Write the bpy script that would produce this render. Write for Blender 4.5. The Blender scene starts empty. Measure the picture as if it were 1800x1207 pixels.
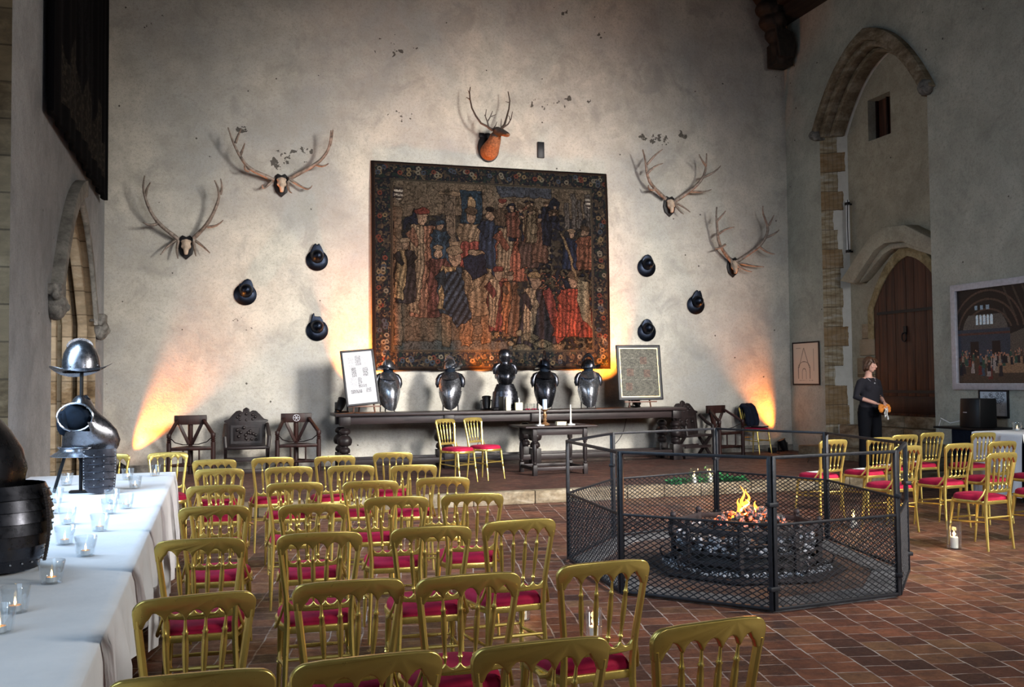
import bpy, bmesh, math, random
import numpy as np
from mathutils import Vector, Matrix
PI = math.pi
C = bpy.context.scene.collection
sc = bpy.context.scene
R_ = random.Random(7)

# ------------------------------------------------------------------ camera, world, exposure
FPX, CAMZ = 1700.0, 1.6
_a = math.radians(17.1); _p = math.atan(66 / FPX); _r = math.radians(.55)
FW = Vector((math.sin(_a) * math.cos(_p), math.cos(_a) * math.cos(_p), math.sin(_p)))
RT = Vector((math.cos(_a), -math.sin(_a), 0)); UP = RT.cross(FW)
IX = RT * math.cos(_r) - UP * math.sin(_r); IY = RT * math.sin(_r) + UP * math.cos(_r)
cam_d = bpy.data.cameras.new('camera'); cam = bpy.data.objects.new('camera', cam_d); C.objects.link(cam)
cam_d.sensor_width = 36; cam_d.lens = FPX / 1800 * 36; cam_d.clip_start = .05; cam_d.clip_end = 200
m = Matrix((IX, IY, -FW)).transposed().to_4x4(); m.translation = Vector((0, 0, CAMZ)); cam.matrix_world = m
sc.camera = cam
def ray(x, y): return FW + IX * ((x - 900) / FPX) - IY * ((y - 603.5) / FPX)
def aty(x, y, Y):                       # where the sight line of a point meets the plane y = Y
    d = ray(x, y); return Vector((0, 0, CAMZ)) + d * (Y / d.y)

w = bpy.data.worlds.new('world'); sc.world = w; w.use_nodes = True
w.node_tree.nodes['Background'].inputs[0].default_value = (.55, .68, .9, 1)
w.node_tree.nodes['Background'].inputs[1].default_value = .1
sc.view_settings.view_transform = 'Standard'; sc.view_settings.look = 'None'
sc.view_settings.gamma = 1; sc.view_settings.exposure = 0.0; sc.view_settings.use_curve_mapping = False
sc.cycles.use_denoising = True
sc.cycles.max_bounces = 7; sc.cycles.diffuse_bounces = 4; sc.cycles.glossy_bounces = 4
sc.cycles.transmission_bounces = 6; sc.cycles.transparent_max_bounces = 12
sc.cycles.sample_clamp_indirect = 4; sc.cycles.caustics_reflective = False; sc.cycles.caustics_refractive = False

def light(name, kind, loc, target, power, col, **kw):
    d = bpy.data.lights.new(name, kind); o = bpy.data.objects.new(name, d); C.objects.link(o)
    d.energy = power; d.color = col
    for k, v in kw.items(): setattr(d, k, v)
    o.location = loc
    o.rotation_euler = (Vector(target) - Vector(loc)).to_track_quat('-Z', 'Y').to_euler()
    return o
DAY = (.80, .90, 1.0)
# daylight: tall windows high in the right wall, the big gable window behind, the window on the left by the white table, the bay behind the arch
light('daylight_right_window_near', 'AREA', (10.9, 3.0, 5.6), (4.8, 17.0, 1.9), 470, (1, .955, .885), shape='RECTANGLE', size=2.0, size_y=2.8, spread=math.radians(48))
light('daylight_right_window_far', 'AREA', (10.9, -2.2, 5.8), (1.2, 7.5, 1.2), 420, (1, .95, .86), shape='RECTANGLE', size=2.0, size_y=2.8, spread=math.radians(110))
light('daylight_gable_window', 'AREA', (5.4, -5.6, 5.0), (4.8, 17.0, 1.0), 190, (.97, .97, 1.0), shape='RECTANGLE', size=4.5, size_y=3.4, spread=math.radians(42))
light('daylight_left_window', 'AREA', (-2.45, 7.0, 3.6), (1.2, 8.2, .4), 270, (.55, .76, 1.0), shape='RECTANGLE', size=2.0, size_y=3.8, spread=math.radians(130))
light('daylight_left_window_near', 'AREA', (-2.4, 1.6, 3.7), (.6, 3.5, .3), 110, (.6, .8, 1.0), shape='RECTANGLE', size=2.6, size_y=3.4)
light('daylight_bay', 'AREA', (-3.75, 13.3, 2.9), (-2.0, 15.5, 2.2), 120, (.95, .97, 1.0), shape='RECTANGLE', size=2.2, size_y=3.2)
light('floor_fill_right_window', 'AREA', (10.9, 3.0, 6.2), (3.2, 9.8, 0.0), 200, (1, .93, .88), shape='RECTANGLE', size=1.6, size_y=1.6, spread=math.radians(44))  # second, narrow lamp at the near window, added to brighten the floor
AMB = (1.0, .27, .03)

# ------------------------------------------------------------------ materials
def lin(c):
    return tuple(((x / 255) / 12.92 if x / 255 <= .04045 else ((x / 255 + .055) / 1.055) ** 2.4) for x in c)
class NT:
    def __init__(s, name):
        s.m = bpy.data.materials.new(name); s.m.use_nodes = True; s.t = s.m.node_tree; s.n = s.t.nodes
        s.b = s.n['Principled BSDF']; s.o = s.n['Material Output']
    def new(s, t, **kw):
        n = s.n.new(t)
        for k, v in kw.items(): setattr(n, k, v)
        return n
    def link(s, a, b): s.t.links.new(a, b)
    def put(s, sock, v):
        if hasattr(v, 'links') or hasattr(v, 'is_linked'): s.link(v, sock)
        else: sock.default_value = v
    def pos(s): return s.new('ShaderNodeNewGeometry').outputs['Position']
    def obj(s): return s.new('ShaderNodeTexCoord').outputs['Object']
    def math(s, op, a, b=0.0, c=None, clamp=False):
        n = s.new('ShaderNodeMath', operation=op, use_clamp=clamp); s.put(n.inputs[0], a); s.put(n.inputs[1], b)
        if c is not None: s.put(n.inputs[2], c)
        return n.outputs[0]
    def vec(s, op, a, b):
        n = s.new('ShaderNodeVectorMath', operation=op); s.put(n.inputs[0], a); s.put(n.inputs[1], b)
        return n.outputs['Value'] if op in ('DOT_PRODUCT', 'LENGTH') else n.outputs['Vector']
    def noise(s, v, scale, detail=4, rough=.6, dist=0.0, col=False):
        n = s.new('ShaderNodeTexNoise'); s.put(n.inputs['Vector'], v); n.inputs['Scale'].default_value = scale
        n.inputs['Detail'].default_value = detail; n.inputs['Roughness'].default_value = rough; n.inputs['Distortion'].default_value = dist
        return n.outputs['Color' if col else 'Fac']
    def ramp(s, f, stops, interp='LINEAR'):
        n = s.new('ShaderNodeValToRGB'); s.put(n.inputs[0], f); n.color_ramp.interpolation = interp
        e = n.color_ramp.elements
        while len(e) < len(stops): e.new(.5)
        for i, (p, c) in enumerate(stops):
            e[i].position = p; e[i].color = (c, c, c, 1) if isinstance(c, (int, float)) else (*c, 1)
        return n.outputs[0]
    def mix(s, f, a, b, mode='MIX'):
        n = s.new('ShaderNodeMix', data_type='RGBA', blend_type=mode)
        s.put(n.inputs[0], f)
        for i, v in ((6, a), (7, b)):
            if isinstance(v, tuple): n.inputs[i].default_value = (*v[:3], 1)
            else: s.put(n.inputs[i], v)
        return n.outputs[2]
    def bump(s, h, strength=.3, dist=.01):
        n = s.new('ShaderNodeBump'); n.inputs['Strength'].default_value = strength; n.inputs['Distance'].default_value = dist
        s.put(n.inputs['Height'], h); s.link(n.outputs[0], s.b.inputs['Normal'])
    def col(s, v):
        if isinstance(v, tuple): s.b.inputs['Base Color'].default_value = (*v[:3], 1)
        else: s.link(v, s.b.inputs['Base Color'])
    def sset(s, **kw):
        for k, v in kw.items(): s.put(s.b.inputs[k.replace('_', ' ')], v)
        return s
def simple(name, c, rough=.6, metal=0.0, var=.15, scale=20, bump=0.0, spec=.5, c2=None, stretch=None, coat=0.0):
    t = NT(name); v = t.obj()
    if stretch:
        mp = t.new('ShaderNodeMapping'); mp.inputs['Scale'].default_value = stretch; t.link(v, mp.inputs[0]); v = mp.outputs[0]
    f = t.noise(v, scale, 5)
    a = tuple(x * (1 - var) for x in c); b = c2 or tuple(min(1, x * (1 + var)) for x in c)
    t.col(t.ramp(f, [(.3, a), (.7, b)]))
    t.sset(Roughness=rough, Metallic=metal)
    t.b.inputs['Specular IOR Level'].default_value = spec
    t.b.inputs['Coat Weight'].default_value = coat
    if bump: t.bump(f, bump, .01)
    return t.m
def emis(name, c, s, alpha=None):
    t = NT(name); t.col(c); t.b.inputs['Emission Color'].default_value = (*c, 1); t.b.inputs['Emission Strength'].default_value = s
    return t.m

def plaster(name, base, dark, patches=(), low=.55, warm=None):
    t = NT(name); p = t.pos()
    n1 = t.noise(p, .55, 6, .62); n2 = t.noise(p, 3.2, 6, .65); n3 = t.noise(p, 22, 4, .7); n4 = t.noise(p, 1.4, 5, .7, .6)
    c = t.mix(t.ramp(n1, [(.36, 0), (.64, 1)]), dark, base)
    c = t.mix(t.math('MULTIPLY', t.ramp(n4, [(.52, 0), (.66, 1)]), .45), c, tuple(x * .55 for x in dark))
    c = t.mix(t.ramp(n2, [(.33, .5), (.58, 0)]), c, tuple(x * .55 for x in base))
    c = t.mix(t.ramp(n3, [(.3, .55), (.5, 0)]), c, tuple(x * .45 for x in base))
    c = t.mix(t.ramp(t.noise(p, 70, 3, .8), [(.34, .5), (.5, 0)]), c, tuple(x * .4 for x in base))
    if warm: c = t.mix(t.ramp(t.noise(p, .8, 3), [(.5, 0), (.7, .5)]), c, warm)
    # small pits, and larger chips where the plaster has come away
    vo = t.new('ShaderNodeTexVoronoi'); t.link(p, vo.inputs['Vector']); vo.inputs['Scale'].default_value = 2.3; vo.inputs['Randomness'].default_value = 1
    pit = t.math('LESS_THAN', t.math('ADD', vo.outputs['Distance'], t.math('MULTIPLY', t.noise(p, 30, 2), .05)), .062)
    mask = pit
    for (q, r, thr) in patches:
        d = t.vec('LENGTH', t.vec('DIVIDE', t.vec('SUBTRACT', p, q), r), (0, 0, 0))
        inside = t.math('LESS_THAN', d, 1.0)
        chip = t.math('GREATER_THAN', t.noise(p, 8.5, 3, .55), t.math('ADD', thr, t.math('MULTIPLY', d, .08)))
        mask = t.math('MAXIMUM', mask, t.math('MULTIPLY', inside, chip))
    c = t.mix(t.math('MULTIPLY', mask, .85), c, (.035, .03, .025))
    t.col(c); t.sset(Roughness=.9); t.b.inputs['Specular IOR Level'].default_value = .15
    h = t.math('ADD', t.math('MULTIPLY', n2, .8), t.math('MULTIPLY', n3, .35)); h = t.math('SUBTRACT', h, mask)
    t.bump(h, .55, .02)
    return t.m
def patch(px, py, rx, rz, thr): q = aty(px, py, 17); return ((q.x, 17, q.z), (rx, 1, rz), thr)
M = {}
M['plaster_back'] = plaster('plaster_back', (.56, .52, .445), (.35, .345, .33), [
    patch(506, 282, .33, .2, .52), patch(540, 268, .18, .14, .5), patch(415, 228, .2, .1, .56), patch(1150, 245, .38, .13, .53), patch(1198, 238, .12, .25, .56),
    patch(700, 85, .45, .3, .6), patch(970, 180, .6, .2, .59), patch(285, 45, .3, .2, .6), patch(350, 290, .3, .2, .6), patch(705, 205, .25, .12, .56), patch(1035, 190, .2, .2, .58), patch(1000, 22, .5, .2, .6), patch(1055, 45, .15, .25, .57), patch(430, 560, .3, .2, .62)])
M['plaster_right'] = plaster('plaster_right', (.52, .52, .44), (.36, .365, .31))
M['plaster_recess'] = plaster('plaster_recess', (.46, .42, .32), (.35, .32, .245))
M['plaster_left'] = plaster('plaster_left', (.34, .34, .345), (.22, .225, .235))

def stone(name, c1, c2, c3, sc_=3.0, coursed=0.0, stretch=(1, 1, 1.0), rows=.33):
    t = NT(name); p = t.pos()
    mp = t.new('ShaderNodeMapping'); mp.inputs['Scale'].default_value = stretch; t.link(p, mp.inputs[0]); v = mp.outputs[0]
    f = t.noise(v, sc_, 6, .65, .4); g = t.noise(p, 18, 4)
    c = t.ramp(f, [(.3, c1), (.5, c2), (.68, c3)])
    c = t.mix(t.ramp(g, [(.3, .4), (.55, 0)]), c, tuple(x * .4 for x in c1))
    if coursed:
        sep = t.new('ShaderNodeSeparateXYZ'); t.link(p, sep.inputs[0])
        z = t.math('DIVIDE', sep.outputs['Z'], rows); fr = t.math('FRACT', z); fl = t.math('FLOOR', z)
        wn = t.new('ShaderNodeTexWhiteNoise', noise_dimensions='1D'); t.link(fl, wn.inputs['W'])
        c = t.mix(t.math('MULTIPLY', wn.outputs['Value'], .6), c, tuple(min(1, x * 1.15) for x in c3))
        joint = t.math('LESS_THAN', fr, .05)
        c = t.mix(t.math('MULTIPLY', joint, .6), c, tuple(x * .35 for x in c1))
    t.col(c); t.sset(Roughness=.85); t.b.inputs['Specular IOR Level'].default_value = .2
    t.bump(t.math('ADD', f, t.math('MULTIPLY', g, .4)), .5, .015)
    return t.m
M['stone_brown'] = stone('stone_brown', (.09, .058, .03), (.22, .155, .09), (.34, .28, .20), 2.5, 1, (1, 1, 3.2))
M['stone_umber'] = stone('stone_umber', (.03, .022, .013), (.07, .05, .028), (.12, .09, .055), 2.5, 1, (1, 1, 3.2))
M['stone_pale'] = stone('stone_pale', (.42, .34, .2), (.62, .54, .38), (.72, .68, .58), 1.6, 1, (.6, 1, 4.0), .45)
M['stone_grey'] = stone('stone_grey', (.10, .095, .085), (.20, .19, .17), (.30, .28, .25), 3.0)
M['stone_step'] = stone('stone_step', (.09, .07, .045), (.20, .155, .10), (.32, .28, .21), 2.6, 0, (1, 1, 3.0))
M['stone_kerb'] = stone('stone_kerb', (.04, .04, .042), (.09, .09, .093), (.15, .15, .155), 5)
M['stone_tan'] = stone('stone_tan', (.16, .12, .06), (.30, .23, .12), (.42, .36, .22), 5)
M['stone_head'] = stone('stone_head', (.06, .055, .05), (.16, .15, .135), (.26, .24, .21), 12)

def quoin_mat():                       # toothed stone quoins meeting plaster on the splayed reveal
    t = NT('quoin_reveal'); p = t.pos(); sep = t.new('ShaderNodeSeparateXYZ'); t.link(p, sep.inputs[0])
    n = t.noise(p, 7, 3)
    z = t.math('ADD', t.math('DIVIDE', sep.outputs['Z'], .37), t.math('MULTIPLY', n, .12)); fl = t.math('FLOOR', z); fr = t.math('FRACT', z)
    wn = t.new('ShaderNodeTexWhiteNoise', noise_dimensions='1D'); t.link(fl, wn.inputs['W'])
    depth = t.math('ADD', t.math('SUBTRACT', sep.outputs['X'], 11.1), t.math('MULTIPLY', n, .05))
    lim = t.math('ADD', .18, t.math('MULTIPLY', wn.outputs['Value'], .23))
    isst = t.math('LESS_THAN', depth, lim)
    mp = t.new('ShaderNodeMapping'); mp.inputs['Scale'].default_value = (1, 1, 5); t.link(p, mp.inputs[0])
    st = t.ramp(t.noise(mp.outputs[0], 3, 5, .6, .3), [(.3, (.15, .10, .055)), (.5, (.30, .24, .15)), (.68, (.40, .37, .30))])
    st = t.mix(t.math('MULTIPLY', t.math('GREATER_THAN', wn.outputs['Value'], .68), .55), st, (.22, .12, .045))
    st = t.mix(t.math('MULTIPLY', t.math('LESS_THAN', fr, .04), .7), st, (.08, .06, .04))
    ribs = t.math('GREATER_THAN', t.math('SINE', t.math('MULTIPLY', depth, 95)), .75)
    st = t.mix(t.math('MULTIPLY', ribs, .35), st, (.1, .075, .05))
    pl = t.ramp(t.noise(p, 4, 5), [(.3, (.46, .44, .38)), (.7, (.58, .56, .50))])
    t.col(t.mix(isst, pl, st)); t.sset(Roughness=.88); t.b.inputs['Specular IOR Level'].default_value = .2
    t.bump(t.math('ADD', t.noise(p, 14, 4), t.math('MULTIPLY', isst, .7)), .5, .015)
    return t.m
M['quoin'] = quoin_mat()

def tiles(name, cols, mortar, bw, rh, msize, va, vb, dirt=.5, rough=.55, bumpd=.012, contrast=1.0):
    t = NT(name); p = t.pos()
    u = t.vec('DOT_PRODUCT', p, va); v = t.vec('DOT_PRODUCT', p, vb)
    wob = t.math('MULTIPLY', t.math('SUBTRACT', t.noise(p, 3.0, 2), .5), .035)
    cb = t.new('ShaderNodeCombineXYZ'); t.link(t.math('ADD', u, wob), cb.inputs[0]); t.link(t.math('ADD', v, wob), cb.inputs[1])
    b = t.new('ShaderNodeTexBrick'); t.link(cb.outputs[0], b.inputs['Vector']); b.offset = .5; b.squash = 1
    b.inputs['Scale'].default_value = 1; b.inputs['Brick Width'].default_value = bw; b.inputs['Row Height'].default_value = rh
    b.inputs['Mortar Size'].default_value = msize; b.inputs['Mortar Smooth'].default_value = .1; b.inputs['Bias'].default_value = 0
    b.inputs['Color1'].default_value = (0, 0, 0, 1); b.inputs['Color2'].default_value = (1, 1, 1, 1); b.inputs['Mortar'].default_value = (.5, .5, .5, 1)
    rnd = t.new('ShaderNodeSeparateColor'); t.link(b.outputs['Color'], rnd.inputs[0]); r = rnd.outputs[0]
    base = t.ramp(r, [(i / (len(cols) - 1), c) for i, c in enumerate(cols)])
    n1 = t.noise(p, 9, 6, .7); n2 = t.noise(p, 1.1, 4, .6); n3 = t.noise(p, 45, 4, .7)
    c = t.mix(t.ramp(n1, [(.36, dirt), (.6, 0)]), base, tuple(x * .28 for x in cols[0]))
    c = t.mix(t.ramp(n2, [(.35, .55), (.62, 0)]), c, tuple(x * .4 for x in cols[0]))
    c = t.mix(t.ramp(n3, [(.58, 0), (.72, .5)]), c, tuple(min(1, x * 1.5) for x in cols[-1]))
    mm = t.math('MULTIPLY', b.outputs['Fac'], t.ramp(t.noise(p, 4.5, 4), [(.38, .15), (.62, 1)]))
    c = t.mix(mm, c, mortar)
    t.col(c); t.sset(Roughness=t.ramp(n1, [(.3, rough + .2), (.7, rough - .1)])); t.b.inputs['Specular IOR Level'].default_value = .35
    h = t.math('SUBTRACT', t.math('ADD', t.math('MULTIPLY', n1, .8), t.math('MULTIPLY', r, .25)), t.math('MULTIPLY', b.outputs['Fac'], .8))
    t.bump(h, .8, bumpd)
    return t.m
VA = (.215, 1.03, 0); VB = (.95, -.20, 0)
M['tile'] = tiles('tile', [(.055, .024, .018), (.13, .045, .026), (.21, .075, .040), (.17, .085, .042)], (.36, .30, .26), .20, .195, .0048, VA, VB)
M['tile_dais'] = tiles('tile_dais', [(.05, .024, .019), (.085, .036, .026), (.12, .048, .034)], (.10, .055, .045), .23, .115, .005, (1, 0, 0), (0, 1, 0), .4)
M['tile_hearth'] = tiles('tile_hearth', [(.035, .025, .024), (.08, .045, .035), (.15, .075, .045)], (.10, .09, .085), .2, .1, .006, (1, .1, 0), (-.1, 1, 0), .6)

def wood(name, c1, c2, rough=.5, axis=(1, 1, .12), scale=9, spec=.4):
    t = NT(name); v = t.obj(); mp = t.new('ShaderNodeMapping'); mp.inputs['Scale'].default_value = axis; t.link(v, mp.inputs[0])
    f = t.noise(mp.outputs[0], scale, 6, .65, .5); t.col(t.ramp(f, [(.32, c1), (.66, c2)])); t.sset(Roughness=rough)
    t.b.inputs['Specular IOR Level'].default_value = spec; t.bump(f, .35, .006); return t.m
M['oak_black'] = wood('oak_black', (.005, .0035, .004), (.020, .014, .014), .42, spec=.22)
M['oak_black_h'] = wood('oak_black_h', (.006, .004, .0045), (.030, .020, .020), .40, (.12, 1, 1), spec=.25)
M['oak_red'] = wood('oak_red', (.007, .003, .003), (.032, .012, .010), .45, spec=.22)
M['oak_door'] = wood('oak_door', (.018, .006, .004), (.10, .034, .017), .55, (1, 1, .06), 14)
M['oak_roof'] = wood('oak_roof', (.008, .006, .005), (.03, .022, .016), .75, (1, .1, 1))
M['easel'] = wood('easel', (.06, .025, .015), (.14, .06, .035), .5)
M['frame_black'] = simple('frame_black', (.007, .007, .010), .45, spec=.25)
M['gold_line'] = simple('gold_line', (.55, .42, .16), .4, .3)
M['silver_frame'] = simple('silver_frame', (.46, .46, .51), .45, .2)
def gold_mat():
    t = NT('gold_paint'); v = t.obj(); n = t.noise(v, 6, 4); n2 = t.noise(v, 60, 3)
    c = t.ramp(n, [(.3, (.60, .45, .115)), (.7, (.68, .52, .155))])
    c = t.mix(t.ramp(t.noise(v, 18, 5, .7), [(.72, 0), (.80, .45)]), c, (.16, .11, .04))
    t.col(c); t.sset(Roughness=t.ramp(n2, [(.3, .27), (.7, .33)]), Metallic=.85); t.b.inputs['Specular IOR Level'].default_value = .5
    return t.m
M['gold'] = gold_mat()
def velvet():
    t = NT('crimson_velvet'); v = t.obj(); n = t.noise(v, 14, 4)
    t.col(t.ramp(n, [(.3, (.22, .003, .022)), (.7, (.36, .006, .042))])); t.sset(Roughness=.75)
    t.b.inputs['Sheen Weight'].default_value = .06; t.b.inputs['Sheen Tint'].default_value = (1, .25, .4, 1); t.b.inputs['Specular IOR Level'].default_value = .2
    t.bump(t.noise(v, 150, 2), .2, .003)
    return t.m
M['velvet'] = velvet()
M['paper'] = simple('paper', (.75, .75, .74), .7, 0, .03)
def steel(name, c, rough=.3, var=.3):
    t = NT(name); v = t.obj(); n = t.noise(v, 5, 4, .5); n2 = t.noise(v, 30, 3); var *= .6
    t.col(t.ramp(n, [(.3, tuple(x * (1 - var) for x in c)), (.7, c)])); t.sset(Metallic=.95, Roughness=t.ramp(n2, [(.3, rough - .05), (.75, rough + .10)]))
    t.bump(n, .05, .01); return t.m
M['steel'] = steel('steel', (.22, .225, .25), .27, .45)
M['steel_dark'] = steel('steel_dark', (.06, .062, .075), .28, .6)
M['steel_mid'] = steel('steel_mid', (.11, .11, .13), .28, .6)
M['steel_bright'] = steel('steel_bright', (.42, .44, .49), .22, .4)
M['steel_hat'] = steel('steel_hat', (.012, .016, .026), .38, .5)
M['iron'] = simple('iron', (.007, .008, .011), .45, .2, .4, 30, .2, .35)
M['iron_rust'] = simple('iron_rust', (.016, .013, .015), .6, .2, .5, 25, .4, .3)
M['rivet'] = steel('rivet', (.6, .6, .62), .3)
M['dark_cloth'] = simple('dark_cloth', (.006, .009, .018), .9, 0, .3, 20, .2, .1)
M['blue_cloth'] = simple('blue_cloth', (.004, .009, .018), .85, 0, .4, 12, .3, .2)
M['strap'] = simple('strap', (.02, .012, .01), .6)
def cloth_mat():
    t = NT('white_linen'); p = t.pos(); n = t.noise(p, 2.5, 5, .6); f = t.noise(p, 160, 2)
    t.col(t.ramp(n, [(.3, (.66, .68, .72)), (.7, (.78, .79, .82))])); t.sset(Roughness=.8); t.b.inputs['Specular IOR Level'].default_value = .2
    t.b.inputs['Sheen Weight'].default_value = .1
    t.bump(t.math('ADD', t.math('MULTIPLY', n, 1.5), t.math('MULTIPLY', f, .05)), .35, .03); return t.m
M['linen'] = cloth_mat()
def glass_mat():
    t = NT('clear_glass'); n = t.n
    g = t.new('ShaderNodeBsdfGlossy'); g.inputs['Roughness'].default_value = .04; g.inputs['Color'].default_value = (.95, .97, 1, 1)
    tr = t.new('ShaderNodeBsdfTransparent'); tr.inputs['Color'].default_value = (.965, .98, .985, 1)
    lw = t.new('ShaderNodeLayerWeight'); lw.inputs['Blend'].default_value = .42
    f = t.math('MULTIPLY', lw.outputs['Facing'], .5); f = t.math('ADD', f, .02, clamp=True)
    mx = t.new('ShaderNodeMixShader'); t.link(f, mx.inputs[0]); t.link(tr.outputs[0], mx.inputs[1]); t.link(g.outputs[0], mx.inputs[2]); t.link(mx.outputs[0], t.o.inputs[0]); return t.m
M['glass'] = glass_mat()
M['wax'] = simple('wax', (.80, .76, .66), .5, 0, .03); M['wax_orange'] = simple('wax_warm', (.85, .45, .2), .5, 0, .05)
M['wax_blue'] = simple('wax_pale_blue', (.42, .52, .66), .5, 0, .05)
M['tin'] = simple('tin', (.7, .72, .74), .3, .8)
M['flame'] = emis('flame', (1, .62, .22), 14); M['flame_fire'] = emis('flame_fire', (1, .22, .015), 7); M['flame_core'] = emis('flame_core', (1, .50, .10), 9)
M['lamp_glow'] = emis('lamp_glow', (1, .42, .2), 8)
M['brass'] = simple('brass', (.30, .17, .08), .35, .7, .3); M['black_plastic'] = simple('black_plastic', (.005, .005, .006), .45, spec=.25)
M['cardboard'] = simple('cardboard', (.62, .55, .38), .8, 0, .08); M['leather_green'] = simple('leaf', (.02, .15, .045), .5, 0, .5, 40)
M['antler'] = simple('antler', (.10, .075, .06), .55, 0, .5, 14, .5, c2=(.30, .235, .19)); M['bone'] = simple('bone', (.42, .32, .24), .6, 0, .3, 16, .4)
M['antler_dark'] = simple('antler_dark', (.045, .028, .02), .5, 0, .4, 14, .3)
M['shield'] = simple('shield_dark', (.006, .005, .006), .5, spec=.25); M['fur'] = simple('fur', (.16, .075, .035), .9, 0, .5, 30, .8); M['fur_dark'] = simple('fur_dark', (.03, .02, .016), .8, 0, .4, 30, .6)
M['skin'] = simple('skin', (.56, .31, .24), .5, 0, .08, 8); M['hair'] = simple('hair', (.055, .024, .011), .5, 0, .4, 60, .5, stretch=(1, 1, .15))
M['navy_cloth'] = simple('navy_knit', (.005, .0045, .010), .9, 0, .25, 20); M['black_trouser'] = simple('black_trouser', (.002, .0025, .005), .9, spec=.2)
M['orange_fabric'] = simple('orange_fabric', (.62, .20, .02), .7, 0, .25, 10, .3); M['ribbon'] = simple('ribbon_check', (.5, .5, .5), .6, 0, .9, 60)
M['charcoal'] = simple('charcoal', (.012, .012, .014), .7, 0, .5, 30, .6); M['ash'] = simple('ash', (.20, .21, .235), .95, 0, .8, 16, .7)
def ember():
    t = NT('ember'); v = t.pos(); f = t.noise(v, 26, 3, .6)
    t.col(t.ramp(f, [(.4, (.012, .012, .013)), (.62, (.10, .10, .11))]))
    t.b.inputs['Emission Color'].default_value = (1, .13, .015, 1); t.link(t.math('MULTIPLY', t.ramp(f, [(.54, 0), (.64, 1)]), 2.6), t.b.inputs['Emission Strength']); t.sset(Roughness=.9); return t.m
M['ember'] = ember()
def painted(name, rough=.8, fine=.25, fscale=90, spec=.2):
    t = NT(name); a = t.new('ShaderNodeAttribute'); a.attribute_name = 'Col'; v = t.obj()
    f = t.noise(v, fscale, 3, .7)
    c = t.mix(fine, a.outputs['Color'], t.mix(1.0, a.outputs['Color'], t.ramp(f, [(.3, .25), (.7, 1.6)]), 'MULTIPLY'))
    t.col(c); t.sset(Roughness=rough); t.b.inputs['Specular IOR Level'].default_value = spec
    if rough > .7: t.bump(f, .3, .004)
    return t.m
M['woven'] = painted('woven_wool', .95, .6, 55, .05); M['printed'] = painted('printed_sheet', .6, .1, 120); M['oil'] = painted('oil_paint', .45, .3, 40, .3)

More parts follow.
